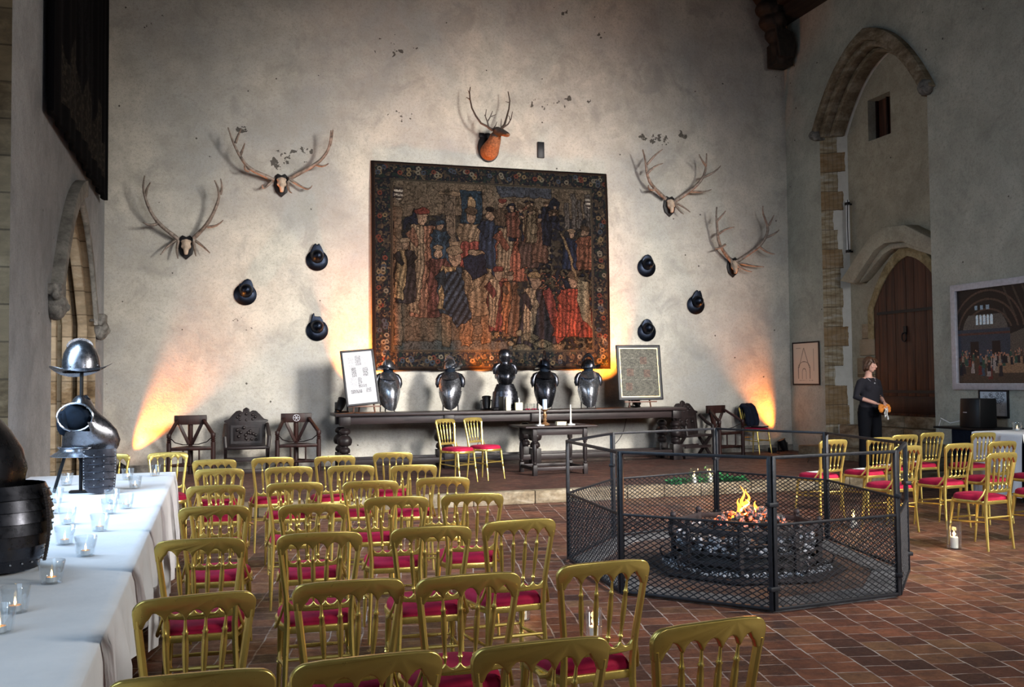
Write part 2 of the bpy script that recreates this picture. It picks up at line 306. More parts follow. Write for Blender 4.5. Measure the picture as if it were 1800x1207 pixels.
# ------------------------------------------------------------------ mesh helpers
class MB:
    def __init__(s): s.v = []; s.f = []; s.mi = []
    def add(s, vs, fs, mi=0):
        n = len(s.v); s.v += [tuple(x) for x in vs]; s.f += [tuple(i + n for i in f) for f in fs]; s.mi += [mi] * len(fs); return s
    def box(s, c, d, rot=None, mi=0):
        x, y, z = (q / 2 for q in d); vs = [Vector((a * x, b * y, e * z)) for a in (-1, 1) for b in (-1, 1) for e in (-1, 1)]
        if rot is not None: vs = [rot @ q for q in vs]
        vs = [q + Vector(c) for q in vs]
        return s.add(vs, [(0, 1, 3, 2), (4, 6, 7, 5), (0, 4, 5, 1), (2, 3, 7, 6), (0, 2, 6, 4), (1, 5, 7, 3)], mi)
    def bar(s, a, b, w, h=None, mi=0):
        a = Vector(a); b = Vector(b); d = b - a
        q = d.to_track_quat('X', 'Z').to_matrix()
        return s.box((a + b) / 2, (d.length, w, h or w), q, mi)
    def tube(s, pts, rad, n=8, mi=0, flat=1.0, close=True, ref=None):
        pts = [Vector(p) for p in pts]; rad = rad if isinstance(rad, (list, tuple)) else [rad] * len(pts)
        k0 = len(s.v); prev = None; vs = []
        for i, p in enumerate(pts):
            t = (pts[min(i + 1, len(pts) - 1)] - pts[max(i - 1, 0)]).normalized()
            if prev is None:
                up = Vector(ref) if ref else (Vector((0, 0, 1)) if abs(t.z) < .9 else Vector((1, 0, 0)))
                a = t.cross(up).normalized()
            else: a = (prev - t * prev.dot(t)).normalized()
            b = t.cross(a); prev = a
            vs += [p + (a * math.cos(j / n * 2 * PI) + b * math.sin(j / n * 2 * PI) * flat) * rad[i] for j in range(n)]
        fs = [(i * n + j, i * n + (j + 1) % n, (i + 1) * n + (j + 1) % n, (i + 1) * n + j) for i in range(len(pts) - 1) for j in range(n)]
        if close: fs += [tuple(range(n - 1, -1, -1)), tuple((len(pts) - 1) * n + j for j in range(n))]
        return s.add(vs, fs, mi)
    def lathe(s, prof, n=16, c=(0, 0, 0), rot=None, mi=0, sx=1, sy=1, caps=True):
        vs = []
        for r, z in prof:
            for j in range(n):
                q = Vector((r * sx * math.cos(j / n * 2 * PI), r * sy * math.sin(j / n * 2 * PI), z))
                vs.append((rot @ q if rot is not None else q) + Vector(c))
        m_ = len(prof)
        fs = [(i * n + j, i * n + (j + 1) % n, (i + 1) * n + (j + 1) % n, (i + 1) * n + j) for i in range(m_ - 1) for j in range(n)]
        if caps:
            if prof[0][0] > 1e-4: fs.append(tuple(range(n - 1, -1, -1)))
            if prof[-1][0] > 1e-4: fs.append(tuple((m_ - 1) * n + j for j in range(n)))
        return s.add(vs, fs, mi)
    def ball(s, c, r, n=12, rot=None, mi=0):
        r = r if isinstance(r, (tuple, list)) else (r, r, r); k = max(5, n * 2 // 3)
        vs = []; 
        for i in range(k + 1):
            a = PI * i / k
            for j in range(n):
                q = Vector((r[0] * math.sin(a) * math.cos(j / n * 2 * PI), r[1] * math.sin(a) * math.sin(j / n * 2 * PI), -r[2] * math.cos(a)))
                vs.append((rot @ q if rot is not None else q) + Vector(c))
        return s.add(vs, [(i * n + j, i * n + (j + 1) % n, (i + 1) * n + (j + 1) % n, (i + 1) * n + j) for i in range(k) for j in range(n)], mi)
    def prism(s, poly, d0, d1, f, mi=0, poly2=None):     # poly: 2D outline; f(u, v, d) -> point
        n = len(poly); p2 = poly2 or poly
        vs = [f(u, v, d0) for u, v in poly] + [f(u, v, d1) for u, v in p2]
        return s.add(vs, [tuple(range(n)), tuple(range(2 * n - 1, n - 1, -1))] + [(i, i + n, (i + 1) % n + n, (i + 1) % n) for i in range(n)], mi)
    def ring(s, outer, inner, d0, d1, f, mi=0, closed=True):   # band between two outlines
        n = len(outer); vs = [f(u, v, d) for d in (d0, d1) for ln in (outer, inner) for u, v in ln]
        fs = []
        for i in range(n if closed else n - 1):
            j = (i + 1) % n
            fs += [(i, j, n + j, n + i), (2 * n + i, 3 * n + i, 3 * n + j, 2 * n + j), (i, 2 * n + i, 2 * n + j, j), (n + i, n + j, 3 * n + j, 3 * n + i)]
        if not closed: fs += [(0, n, 3 * n, 2 * n), (n - 1, 3 * n - 1, 4 * n - 1, 2 * n - 1)]
        return s.add(vs, fs, mi)
    def grid(s, nu, nv, f, mi=0, closed_u=False):
        vs = [f(i / (nu if closed_u else nu - 1), j / (nv - 1)) for j in range(nv) for i in range(nu)]
        fs = [(j * nu + i, j * nu + (i + 1) % nu, (j + 1) * nu + (i + 1) % nu, (j + 1) * nu + i) for j in range(nv - 1) for i in range(nu if closed_u else nu - 1)]
        return s.add(vs, fs, mi)
    def mesh(s, name, mats, smooth=True, bevel=0, solid=0, ang=38, seg=2, sub=0):
        me = bpy.data.meshes.new(name); me.from_pydata(s.v, [], s.f)
        mats = mats if isinstance(mats, (list, tuple)) else [mats]
        for q in mats: me.materials.append(M[q] if isinstance(q, str) else q)
        if len(mats) > 1: me.polygons.foreach_set('material_index', s.mi)
        bm = bmesh.new(); bm.from_mesh(me); bmesh.ops.remove_doubles(bm, verts=bm.verts, dist=1e-5)
        if not solid: bmesh.ops.recalc_face_normals(bm, faces=bm.faces)
        else: bmesh.ops.recalc_face_normals(bm, faces=bm.faces); bmesh.ops.solidify(bm, geom=list(bm.faces), thickness=solid)
        if bevel:
            es = [e for e in bm.edges if len(e.link_faces) == 2 and e.calc_face_angle(0) > math.radians(30)]
            bmesh.ops.bevel(bm, geom=es, offset=bevel, segments=seg, affect='EDGES', profile=.5, clamp_overlap=True)
        bm.to_mesh(me); bm.free()
        if smooth:
            me.polygons.foreach_set('use_smooth', [True] * len(me.polygons)); me.set_sharp_from_angle(angle=math.radians(ang))
        me.update(); return me
    def build(s, name, mats, parent=None, **kw):
        mods = kw.pop('subsurf', 0)
        o = bpy.data.objects.new(name, s.mesh(name, mats, **kw)); C.objects.link(o)
        if parent is not None: o.parent = parent
        if mods: q = o.modifiers.new('s', 'SUBSURF'); q.levels = mods; q.render_levels = mods
        return o
def tag(o, label=None, cat=None, group=None, kind=None):
    if label: o['label'] = label
    if cat: o['category'] = cat
    if group: o['group'] = group
    if kind: o['kind'] = kind
    return o
def thing(name, label, cat, loc=(0, 0, 0), rz=0, group=None):
    o = bpy.data.objects.new(name, None); C.objects.link(o); o.empty_display_size = .1
    o.location = loc; o.rotation_euler = (0, 0, rz); return tag(o, label, cat, group)
def dup(root, loc, rz, label=None, group=None):
    r = root.copy(); C.objects.link(r); r.location = loc; r.rotation_euler = (0, 0, rz)
    if label: r['label'] = label
    if group: r['group'] = group
    for ch in list(root.children):
        c = ch.copy(); C.objects.link(c); c.parent = r
        for g in list(ch.children):
            d = g.copy(); C.objects.link(d); d.parent = c
    return r
def struct(o): o['kind'] = 'structure'; return o
XY = lambda z: (lambda u, v, d: Vector((u, v, z + d)))
def remesh(mb, name, mats, voxel, smooth=4, parent=None, matf=None):
    o = bpy.data.objects.new('tmp', mb.mesh('tmp', mats, smooth=False)); C.objects.link(o)
    q = o.modifiers.new('r', 'REMESH'); q.mode = 'VOXEL'; q.voxel_size = voxel; q.use_smooth_shade = True
    if smooth: k = o.modifiers.new('m', 'SMOOTH'); k.factor = .5; k.iterations = smooth
    dg = bpy.context.evaluated_depsgraph_get(); me = bpy.data.meshes.new_from_object(o.evaluated_get(dg)); me.name = name
    bpy.data.objects.remove(o); mats = mats if isinstance(mats, (list, tuple)) else [mats]
    me.materials.clear()
    for x in mats: me.materials.append(M[x])
    if matf:
        for p in me.polygons: p.material_index = matf(p.center)
    me.polygons.foreach_set('use_smooth', [True] * len(me.polygons))
    r = bpy.data.objects.new(name, me); C.objects.link(r)
    if parent is not None: r.parent = parent
    return r
def arch(y0, y1, zs, za, n=10, z0=None):      # pointed arch outline from (y0, z0) up and over to (y1, z0)
    w_ = (y1 - y0) / 2; h = za - zs; Rr = (w_ * w_ + h * h) / (2 * w_)
    a1 = math.atan2(h, Rr - w_)
    L = [(y0 + Rr - Rr * math.cos(a1 * i / n), zs + Rr * math.sin(a1 * i / n)) for i in range(n + 1)]
    if h < w_ * 1.02:                          # flatter, four-centred
        L = []
        for i in range(n + 1):
            q = math.cos(i / n * PI / 2) if i < n else 0.0
            L.append((y0 + w_ * (1 - q), zs + h * (.74 * (1 - q ** 2.3) + .26 * (1 - q))))
    Rt = [(y0 + y1 - y, z) for y, z in reversed(L[:-1])]
    out = L + Rt
    if z0 is not None: out = [(y0, z0)] + out + [(y1, z0)]
    return out
def cut(o, mb):
    k = bpy.data.objects.new('k', mb.mesh('k', [], smooth=False)); C.objects.link(k)
    q = o.modifiers.new('b', 'BOOLEAN'); q.operation = 'DIFFERENCE'; q.object = k; q.solver = 'EXACT'
    dg = bpy.context.evaluated_depsgraph_get(); me = bpy.data.meshes.new_from_object(o.evaluated_get(dg))
    o.modifiers.clear(); o.data = me; bpy.data.objects.remove(k)
def painting(name, W, H, img, mat, parent, M4, bend=None, thick=.0):  # img: (ny, nx, 3) sRGB 0-255, row 0 at the bottom
    ny, nx = img.shape[:2]
    u = np.linspace(0, 1, nx + 1); v = np.linspace(0, 1, ny + 1); U, V = np.meshgrid(u, v)
    X = (U - .5) * W; Z = V * H; Y = np.zeros_like(X) if bend is None else bend(U, V)
    vs = np.stack([X, Y, Z], -1).reshape(-1, 3)
    idx = np.arange((ny + 1) * (nx + 1)).reshape(ny + 1, nx + 1)
    q = np.stack([idx[:-1, :-1], idx[:-1, 1:], idx[1:, 1:], idx[1:, :-1]], -1).reshape(-1, 4)
    me = bpy.data.meshes.new(name); me.vertices.add(len(vs)); me.vertices.foreach_set('co', vs.ravel().astype(np.float32))
    me.loops.add(q.size); me.loops.foreach_set('vertex_index', q.ravel().astype(np.int32))
    me.polygons.add(len(q)); me.polygons.foreach_set('loop_start', np.arange(0, q.size, 4, dtype=np.int32)); me.polygons.foreach_set('loop_total', np.full(len(q), 4, dtype=np.int32))
    me.update(); me.validate()
    c = np.clip(img / 255., 0, 1); c = np.where(c <= .04045, c / 12.92, ((c + .055) / 1.055) ** 2.4)
    c = np.concatenate([c, np.ones((ny, nx, 1))], -1).reshape(-1, 1, 4).repeat(4, 1)
    at = me.color_attributes.new('Col', 'FLOAT_COLOR', 'CORNER'); at.data.foreach_set('color', c.ravel().astype(np.float32))
    me.materials.append(M[mat]); me.polygons.foreach_set('use_smooth', [True] * len(me.polygons))
    if bend is None: pass
    o = bpy.data.objects.new(name, me); C.objects.link(o)
    if parent is not None: o.parent = parent
    if M4 is not None: o.matrix_local = M4
    return o

# ------------------------------------------------------------------ the hall
D, XL, XR, DZ = 17.0, -1.73, 11.1, .16
RIDGE, EAVE, XM = 15.0, 8.85, (XL + XR) / 2
fl = MB(); fl.box((4.7, 3.3, -.1), (15, 17.6, .2)); struct(fl.build('floor', 'tile', smooth=False))
dz = MB(); dz.box((4.7, 14.65, DZ / 2), (15, 5.0, DZ)); struct(dz.build('floor_dais', 'tile_dais', smooth=False))
kb = MB()
x = XL
while x < XR:                                    # stone nosing of the step, block by block
    L = R_.uniform(.5, 1.15); L = min(L, XR - x)
    kb.box((x + L / 2 - .004, 12.13, DZ / 2 + .004), (L - .008, .2, DZ + .006)); x += L
struct(kb.build('trim_1', 'stone_step', bevel=.012))
bw = MB(); gab = [(XL - .9, -.1), (XR + .9, -.1), (XR + .9, EAVE), (XM, RIDGE), (XL - .9, EAVE)]
bw.prism(gab, 0, .5, lambda u, v, d: Vector((u, D + d, v))); struct(bw.build('wall_back', 'plaster_back', smooth=False))
bl = MB(); bl.box(((XL + XR) / 2, D - .02, DZ + .06), (XR - XL, .05, .12)); struct(bl.build('baseboard_back', 'stone_grey', smooth=False))

wr = MB(); wr.box((XR + .55, 5.75, EAVE / 2 - .05), (1.1, 23.5, EAVE + .1)); wro = wr.build('wall_right', ['plaster_right', 'quoin', 'plaster_recess'], smooth=False)
outer = arch(12.92, 15.86, 6.3, 7.62, 12, .16); inner = arch(13.02, 15.58, 6.2, 7.40, 12, .16)
cu = MB(); cu.prism(outer, XR - .01, XR + .42, lambda u, v, d: Vector((d, u, v)), poly2=inner); cut(wro, cu)
cu = MB(); cu.box((11.6, 14.65, 6.33), (.5, .62, .76)); cut(wro, cu)
for yy in (3.0, -2.2): cu = MB(); cu.prism(arch(yy - 1.1, yy + 1.1, 7.0, 8.3, 8, 3.4), XR - .2, XR + 1.3, lambda u, v, d: Vector((d, u, v))); cut(wro, cu)
me = wro.data; me.materials.clear()
for k in ('plaster_right', 'quoin', 'plaster_recess'): me.materials.append(M[k])
for p in me.polygons:
    c = p.center; n = p.normal; p.material_index = 0
    if 12.9 < c.y < 15.9 and XR + .001 < c.x < XR + .45:
        p.material_index = 1 if abs(n.x) < .95 else 2
    if c.x > 11.5 and 14.2 < c.y < 15.1: p.material_index = 2
struct(wro)
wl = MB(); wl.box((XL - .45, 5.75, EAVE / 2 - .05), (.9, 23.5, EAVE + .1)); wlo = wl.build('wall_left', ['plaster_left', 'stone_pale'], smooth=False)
cu = MB(); cu.prism(arch(11.72, 15.88, 2.5, 4.08, 14, .16), XL - 1.2, XL + .1, lambda u, v, d: Vector((d, u, v))); cut(wlo, cu)
for ya, yb in ((5.6, 9.42), (-.2, 3.3)): cu = MB(); cu.prism(arch(ya, yb, 6.6, 8.5, 8, 1.15), XL - 1.2, XL + .1, lambda u, v, d: Vector((d, u, v))); cut(wlo, cu)
me = wlo.data; me.materials.clear()
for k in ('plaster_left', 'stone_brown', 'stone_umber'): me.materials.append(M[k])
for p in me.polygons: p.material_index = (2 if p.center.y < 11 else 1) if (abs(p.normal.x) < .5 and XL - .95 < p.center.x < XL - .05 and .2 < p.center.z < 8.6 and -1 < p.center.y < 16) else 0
struct(wlo)
# bay beyond the arch: pale ashlar walls round a floor
bay = MB(); bay.box((-3.25, 16.3, 2.9), (1.35, .6, 6.2)); bay.box((-3.9 - .15, 13.6, .5), (.3, 5.0, 1.1)); bay.box((-3.25, 11.3, 2.9), (1.35, .6, 6.2)); bay.box((-3.2, 13.8, 6.1), (1.6, 5.6, .3)); bay.box((-3.2, 13.8, .08), (1.6, 5.6, .16))
struct(bay.build('wall_bay', 'stone_pale', smooth=False))
wf = MB(); wf.box(((XL + XR) / 2, -5.9, 1.5), (14.7, .3, 3.2)); struct(wf.build('wall_front', 'plaster_right', smooth=False))
for sx_ in (-1, 1):                                # roof slopes
    rf = MB(); x0 = XL - .9 if sx_ < 0 else XR + .9
    rf.prism([(x0, EAVE), (XM, RIDGE), (XM, RIDGE + .3), (x0, EAVE + .3)], -6, D + .5, lambda u, v, d: Vector((u, d, v)))
    struct(rf.build('ceiling', 'oak_roof', smooth=False))
wp = MB(); wp.box((XR - .12, 5.6, 8.86), (.5, 22.8, .2)); wp.box((XR - .26, 5.6, 9.08), (.5, 22.8, .22)); struct(wp.build('trim_2', 'oak_roof', smooth=False))
ab = MB(); ab.tube([(XR - .25, 16.78, 8.85), (XR - .8, 16.78, 9.5), (XR - 1.8, 16.78, 10.4), (XR - 3.4, 16.78, 11.6)], .2, 6); struct(ab.build('trim_3', 'oak_roof', smooth=False))
# carved corbel figure in the corner
cf = MB(); cx_, cy_ = 10.72, 16.66
for z, rx, ry, ox in ((8.95, .34, .26, -.12), (8.7, .30, .25, -.08), (8.45, .25, .22, .0), (8.2, .2, .2, .05), (8.0, .2, .2, .08)): cf.ball((cx_ + ox, cy_, z), (rx, ry, .2), 12)
cf.box((cx_ + .1, cy_ + .05, 8.05), (.40, .34, .46)); cf.ball((cx_ - .06, cy_ - .2, 8.72), (.12, .12, .15), 10)
for k in range(7): cf.tube([(cx_ - .15 + k * .06, cy_ - .2, 8.6 - .02 * k), (cx_ - .1 + k * .06, cy_ - .22, 8.2), (cx_ - .06 + k * .05, cy_ - .2, 7.95)], .03, 6)
tag(remesh(cf, 'corbel_figure', 'oak_roof', .022, 3), 'dark carved timber figure at the foot of the roof brace, high in the corner', 'carving')
# arch mouldings
h = MB(); FX0 = lambda u, v, d: Vector((d, u, v)); h.ring(arch(11.6, 15.95, 2.5, 4.16, 14, .16), arch(11.74, 15.76, 2.5, 3.90, 14, .16), XL - .88, XL - .44, FX0, closed=False); struct(h.build('wall_arch_lining', 'stone_pale', smooth=False))
FX = lambda u, v, d: Vector((d, u, v))
def band(y0, y1, zs, za, wd, z0, n=14):
    o_ = arch(y0 - wd, y1 + wd, zs, za + wd * 1.15, n, z0); i_ = arch(y0, y1, zs, za, n, z0); return o_, i_
h = MB(); o_, i_ = band(11.72, 15.88, 2.55, 4.08, .2, 2.5); n_ = len(o_) // 2 + 1; h.ring(o_[:n_], i_[:n_], XL - .02, XL + .13, FX, closed=False)
o_, i_ = band(11.72, 15.80, 2.55, 4.06, .12, 2.5); h.ring(o_[n_ - 1:], i_[n_ - 1:], XL - .02, XL + .05, FX, closed=False)
struct(h.build('trim_4', 'stone_grey', bevel=.02))
h = MB()
for k, (a, b) in enumerate(((.0, .14), (.17, .30), (.33, .46))):
    o_ = arch(11.72 + .01, 15.88 - a * .55, 2.5, 4.08 - a * .6, 14, .16); i_ = arch(11.72 + .02, 15.88 - b * .55 - .06, 2.5, 4.08 - b * .6 - .08, 14, .16)
    n_ = len(o_); o2 = o_[n_ // 2:]; i2 = i_[n_ // 2:]
    h.ring(o2, i2, XL - .10 - k * .2, XL - .24 - k * .2, FX, closed=False)
struct(h.build('trim_5', 'stone_brown', bevel=.02))
h = MB(); o_ = arch(12.92 - .2, 15.86 + .12, 6.3, 7.62 + .18, 14, 6.28); i_ = arch(12.96, 15.84, 6.3, 7.6, 14, 6.28); h.ring(o_, i_, XR - .12, XR + .02, FX, closed=False)
o_ = arch(12.97, 15.84, 6.3, 7.6, 14, 6.2); i_ = arch(13.03, 15.70, 6.25, 7.48, 14, 6.2); h.ring(o_, i_, XR - .03, XR + .2, FX, closed=False)
o_ = arch(13.02, 15.68, 6.25, 7.46, 14, 6.2); i_ = arch(13.05, 15.58, 6.2, 7.38, 14, 6.2); h.ring(o_, i_, XR + .1, XR + .36, FX, closed=False)
struct(h.build('trim_6', 'stone_step', bevel=.018))
def head_stop(name, x, y, z, s, label):
    b = MB(); b.ball((x, y, z), (.12 * s, .15 * s, .17 * s), 12); b.box((x - .03, y, z + .17 * s), (.22 * s, .34 * s, .12 * s)); b.ball((x + .11 * s, y, z - .02), (.04 * s, .03 * s, .05 * s), 8)
    for dy in (-.08, .08): b.ball((x + .07 * s, y + dy * s, z + .03), (.05 * s, .045 * s, .06 * s), 8)
    for k in range(5): b.ball((x + .02, y + (-.16 + .08 * k) * s, z + .1 * s), .055 * s, 6)
    o = remesh(b, name, 'stone_head', .014, 1); tag(o, label, 'carving'); return o
head_stop('carved_head_stop', XL + .06, 11.62, 2.48, 1, 'weathered carved stone head ending the arch hood on the side nearer the white table')
head_stop('carved_head_stop', XL + .06, 15.98, 2.45, 1, 'carved stone head ending the arch hood beside the room corner')
b = MB(); b.ball((XR - .08, 12.86, 6.3), (.13, .13, .14), 12); tag(remesh(b, 'carved_boss', 'stone_head', .02, 2), 'round stone boss ending the hood of the tall blocked arch', 'carving')
b = MB(); b.ball((XR - .06, 15.92, 6.27), (.12, .12, .1), 12); b.box((XR + .05, 15.86, 6.2), (.3, .12, .1)); tag(remesh(b, 'carved_boss', 'stone_head', .02, 2), 'flat carved stone corbel where the tall blocked arch springs beside the corner', 'carving')

# window in the niche high in the blocked arch
XI = XR + .42
g = thing('shuttered_window', 'small dark boarded window high in the blocked arch', 'window', (XI + .2, 14.65, 5.95))
b = MB(); b.box((.03, 0, .38), (.04, .62, .76)); b.build('shutter', 'oak_door', g)
for yy in (-.29, 0, .29): q = MB(); q.box((-.01, yy, .38), (.05, .04, .76)); q.build('frame', 'oak_red', g, bevel=.004)
# door
dr = thing('door_1', None, None, (XI, 0, 0)); dr['kind'] = 'structure'
DY0, DY1, DZ0 = 13.00, 14.86, .93
b = MB(); yy = DY0
while yy < DY1 - .01:
    wdt = min(R_.uniform(.2, .3), DY1 - yy)
    zt = lambda y: next((z0 + (z1 - z0) * (y - a) / max(1e-6, b_ - a) for (a, z0), (b_, z1) in zip(A_, A_[1:]) if a <= y <= b_ + 1e-6), 2.9)
    A_ = arch(DY0, DY1, 2.85, 3.70, 14)
    ys = [yy + .004, yy + wdt * .35, yy + wdt * .7, yy + wdt - .004]
    b.prism([(ys[0], DZ0)] + [(y, zt(y)) for y in ys] + [(ys[-1], DZ0)], -.05, 0, lambda u, v, d: Vector((d, u, v)))
    yy += wdt
b.build('door_leaf', 'oak_door', dr, bevel=.004)
for i, zz in enumerate((2.75, 1.35)): q = MB(); q.box((-.065, 13.9, zz), (.015, 1.7, .05)); q.build('hinge_strap', 'iron', dr)
q = MB(); q.box((-.065, 13.93, 1.12), (.03, 1.8, .3)); q.build('kick_board', 'oak_red', dr, bevel=.005)
q = MB(); q.tube([(-.09, 14.02 + .06 * math.cos(t / 12 * 2 * PI), 2.3 + .08 * math.sin(t / 12 * 2 * PI)) for t in range(13)], .012, 6); q.box((-.065, 14.02, 2.42), (.02, .08, .14)); q.build('door_ring', 'iron', dr)
h = MB(); h.ring(arch(DY0 - .16, DY1 + .16, 2.85, 3.92, 14, 2.3), arch(DY0, DY1, 2.85, 3.70, 14, 2.3), XI - .07, XI + .05, FX, closed=False); struct(h.build('trim_7', 'stone_tan', bevel=.01))
h = MB()
for y_, z_, w_ in ((14.86, 2.3, .34), (14.86, 2.02, .42), (14.86, 1.65, .5), (14.86, 1.3, .3), (14.86, .95, .4)): h.box((XI - .02, y_ + w_ / 2, z_ + .14), (.09, w_, .3 if z_ != 1.65 else .36))
struct(h.build('trim_8', 'stone_brown', bevel=.012))
h = MB(); oo = [(15.5, 3.42), (14.62, 4.12), (14.3, 4.24), (13.7, 4.2), (13.02, 3.86)]; ii = [(15.12, 3.34), (14.50, 3.86), (14.22, 3.95), (13.78, 3.92), (13.02, 3.62)]
h.ring(oo, ii, XI - .30, XI + .03, FX, closed=False)
oo2 = ii; ii2 = [(14.95, 3.42), (14.42, 3.78), (14.18, 3.85), (13.80, 3.83), (13.02, 3.55)]; h.ring(oo2, ii2, XI - .18, XI + .03, FX, closed=False)
struct(h.build('trim_9', 'plaster_recess', bevel=.02))
# stone steps up to the door
for i, (x0, y0, y1, z0, z1) in enumerate(((10.52, 12.3, 15.92, DZ, .345), (10.86, 12.5, 15.7, .345, .53), (11.13, 13.0, 15.5, .53, .73), (11.35, 13.03, 14.95, .73, .93))):
    s_ = MB(); yy = y0
    while yy < y1 - .05:
        L = min(R_.uniform(.7, 1.3), y1 - yy); s_.box(((x0 + XI) / 2, yy + L / 2, (z0 + z1) / 2), (XI - x0 - .01, L - .006, z1 - z0 - .002)); yy += L
    struct(s_.build('floor_step', 'stone_step', bevel=.015))
fb = thing('iron_bracket', 'white rod on two iron brackets at the edge of the blocked arch', 'bracket', (XI - .1, 15.48, 3.95))
q = MB(); q.tube([(0, 0, 0), (0, 0, 1.0)], .035, 8); q.build('rod', 'paper', fb)
for z_ in (.03, .93): q = MB(); q.box((.04, .02, z_), (.14, .03, .03)); q.box((-.02, -.02, z_), (.05, .1, .05)); q.build('bracket', 'iron', fb)
q = MB(); q.tube([(-.03, -.04, 0), (-.05, -.05, .5), (-.03, -.04, 1.0)], .008, 5); q.build('cable', 'iron', fb)
# left wall window frame (near the white table) : mullion and sill outside the frame's edge
for i, (ya, yb) in enumerate(((5.6, 9.42), (-.2, 3.3))):
    wn = MB(); 
    for k in range(1, 3): wn.box((XL - .6, ya + (yb - ya) * k / 3, 4.4), (.14, .12, 6.6))
    wn.box((XL - .6, (ya + yb) / 2, 4.0), (.14, yb - ya, .12)); wn.box((XL - .45, (ya + yb) / 2, 1.13), (.9, yb - ya, .06)); struct(wn.build('window_%d' % (i + 1), 'stone_pale', bevel=.01))

# ------------------------------------------------------------------ hearth, kerb and fire guard
OCT = [(3.00, 8.12), (2.89, 6.70), (3.64, 5.83), (4.76, 5.95), (5.40, 6.64), (5.75, 8.22), (5.22, 9.46), (3.85, 9.10)]
OC = (sum(p[0] for p in OCT) / 8, sum(p[1] for p in OCT) / 8)
sc8 = lambda k: [(OC[0] + (x - OC[0]) * k, OC[1] + (y - OC[1]) * k) for x, y in OCT]
b = MB(); b.prism(sc8(.82), 0, .012, XY(0)); struct(b.build('floor_hearth', 'tile_hearth', smooth=False))
b = MB(); b.ring(sc8(.985), sc8(.80), 0, .022, XY(0)); struct(b.build('trim_10', 'stone_kerb', bevel=.006))
FG = thing('fire_guard', 'black iron guard of railed mesh panels around the open fire', 'fire guard', (0, 0, .02))
GH, GM = 1.05, .58
for k in range(8):
    A = Vector((*OCT[k], 0)); B = Vector((*OCT[(k + 1) % 8], 0)); d = (B - A); L = d.length; d.normalize(); nrm = Vector((-d.y, d.x, 0))
    pn = bpy.data.objects.new('panel', None); C.objects.link(pn); pn.parent = FG
    for e, t0 in ((A, .016), (B, -.016)):
        q = MB(); p0 = e + d * t0; q.box((p0.x, p0.y, GH / 2), (.028, .028, GH), Matrix.Rotation(math.atan2(d.y, d.x), 3, 'Z')); q.build('post', 'iron', pn, bevel=.003)
    for nm, zz, r_ in (('top_rail', GH - .01, .028), ('middle_rail', GM, .022), ('bottom_rail', .014, .026)):
        q = MB(); q.bar(A + d * .02 + Vector((0, 0, zz)), B - d * .02 + Vector((0, 0, zz)), r_, r_ * .8); q.build(nm, 'iron', pn, bevel=.003)
    q = MB(); W_ = L - .05; H_ = GM - .03; cw, chh = .066, .038; r_ = .0040
    def seg(u0, v0, u1, v1):
        a = A + d * (.025 + u0) + Vector((0, 0, .02 + v0)); b_ = A + d * (.025 + u1) + Vector((0, 0, .02 + v1))
        q.tube([a, b_], r_, 4, close=False)
    sl = chh / cw; n_ = int((W_ + H_ / sl) / cw) + 1
    for i in range(n_ + 1):
        for sg in (1, -1):
            u0 = i * cw - (H_ / sl if sg > 0 else 0)      # clip each diagonal to the panel rectangle
            v = lambda u: (u - u0) * sl if sg > 0 else H_ - (u - (i * cw - H_ / sl)) * sl
            ua, ub = (u0, u0 + H_ / sl) if sg > 0 else (i * cw - H_ / sl, i * cw)
            ua, ub = max(0, ua), min(W_, ub)
            if ub - ua > .004: seg(ua, min(H_, max(0, v(ua))), ub, min(H_, max(0, v(ub))))
    q.build('wire_mesh', 'iron', pn, smooth=False)
    for zz in (.72, .15):
        if k in (2, 3, 4, 6, 7):
            q = MB(); q.box((A.x, A.y, zz), (.075, .05, .03), Matrix.Rotation(math.atan2(d.y, d.x), 3, 'Z')); q.build('clamp', 'iron', pn, bevel=.004)
GC = (4.30, 7.32)
octp = lambda r, a0=.2: [(GC[0] + r * math.cos(a0 + i * PI / 4), GC[1] + r * math.sin(a0 + i * PI / 4)) for i in range(8)]
b = MB(); b.prism(octp(.82), .022, .045, XY(0)); tag(b.build('hearth_plate', 'iron_rust', bevel=.004), 'flat dark iron plate on the bricks beneath the fire basket', 'plate')
GR = thing('fire_basket', 'octagonal wrought iron fire basket with ring handles, full of glowing coals', 'fire basket', (0, 0, .045))
P8 = octp(.60)
for i in range(8):
    x, y = P8[i]; x2, y2 = P8[(i + 1) % 8]; dx, dy = (x - GC[0]) / .60, (y - GC[1]) / .60
    q = MB(); q.box((x, y, .19), (.035, .035, .38)); q.ball((x, y, .385), .03, 8); q.build('post', 'iron_rust', GR)
    for zz, hh in ((.33, .045), (.235, .02), (.15, .02), (.07, .03)):
        q = MB(); q.bar((x, y, zz), (x2, y2, zz), .022, hh); q.build('bar', 'iron_rust', GR, bevel=.004)
    q = MB(); q.tube([(x + dx * .03 - dy * .055 * math.cos(t / 14 * 2 * PI), y + dy * .03 + dx * .055 * math.cos(t / 14 * 2 * PI), .275 + .065 * math.sin(t / 14 * 2 * PI)) for t in range(15)], .008, 6); q.build('ring_handle', 'iron_rust', GR)
    q = MB(); q.tube([(x + dx * .02, y + dy * .02, .02), (x + dx * .1, y + dy * .1, .03), (x + dx * .12, y + dy * .12, .09), (x + dx * .09, y + dy * .09, .12)], .011, 6); q.build('scroll_foot', 'iron_rust', GR)
b = MB()
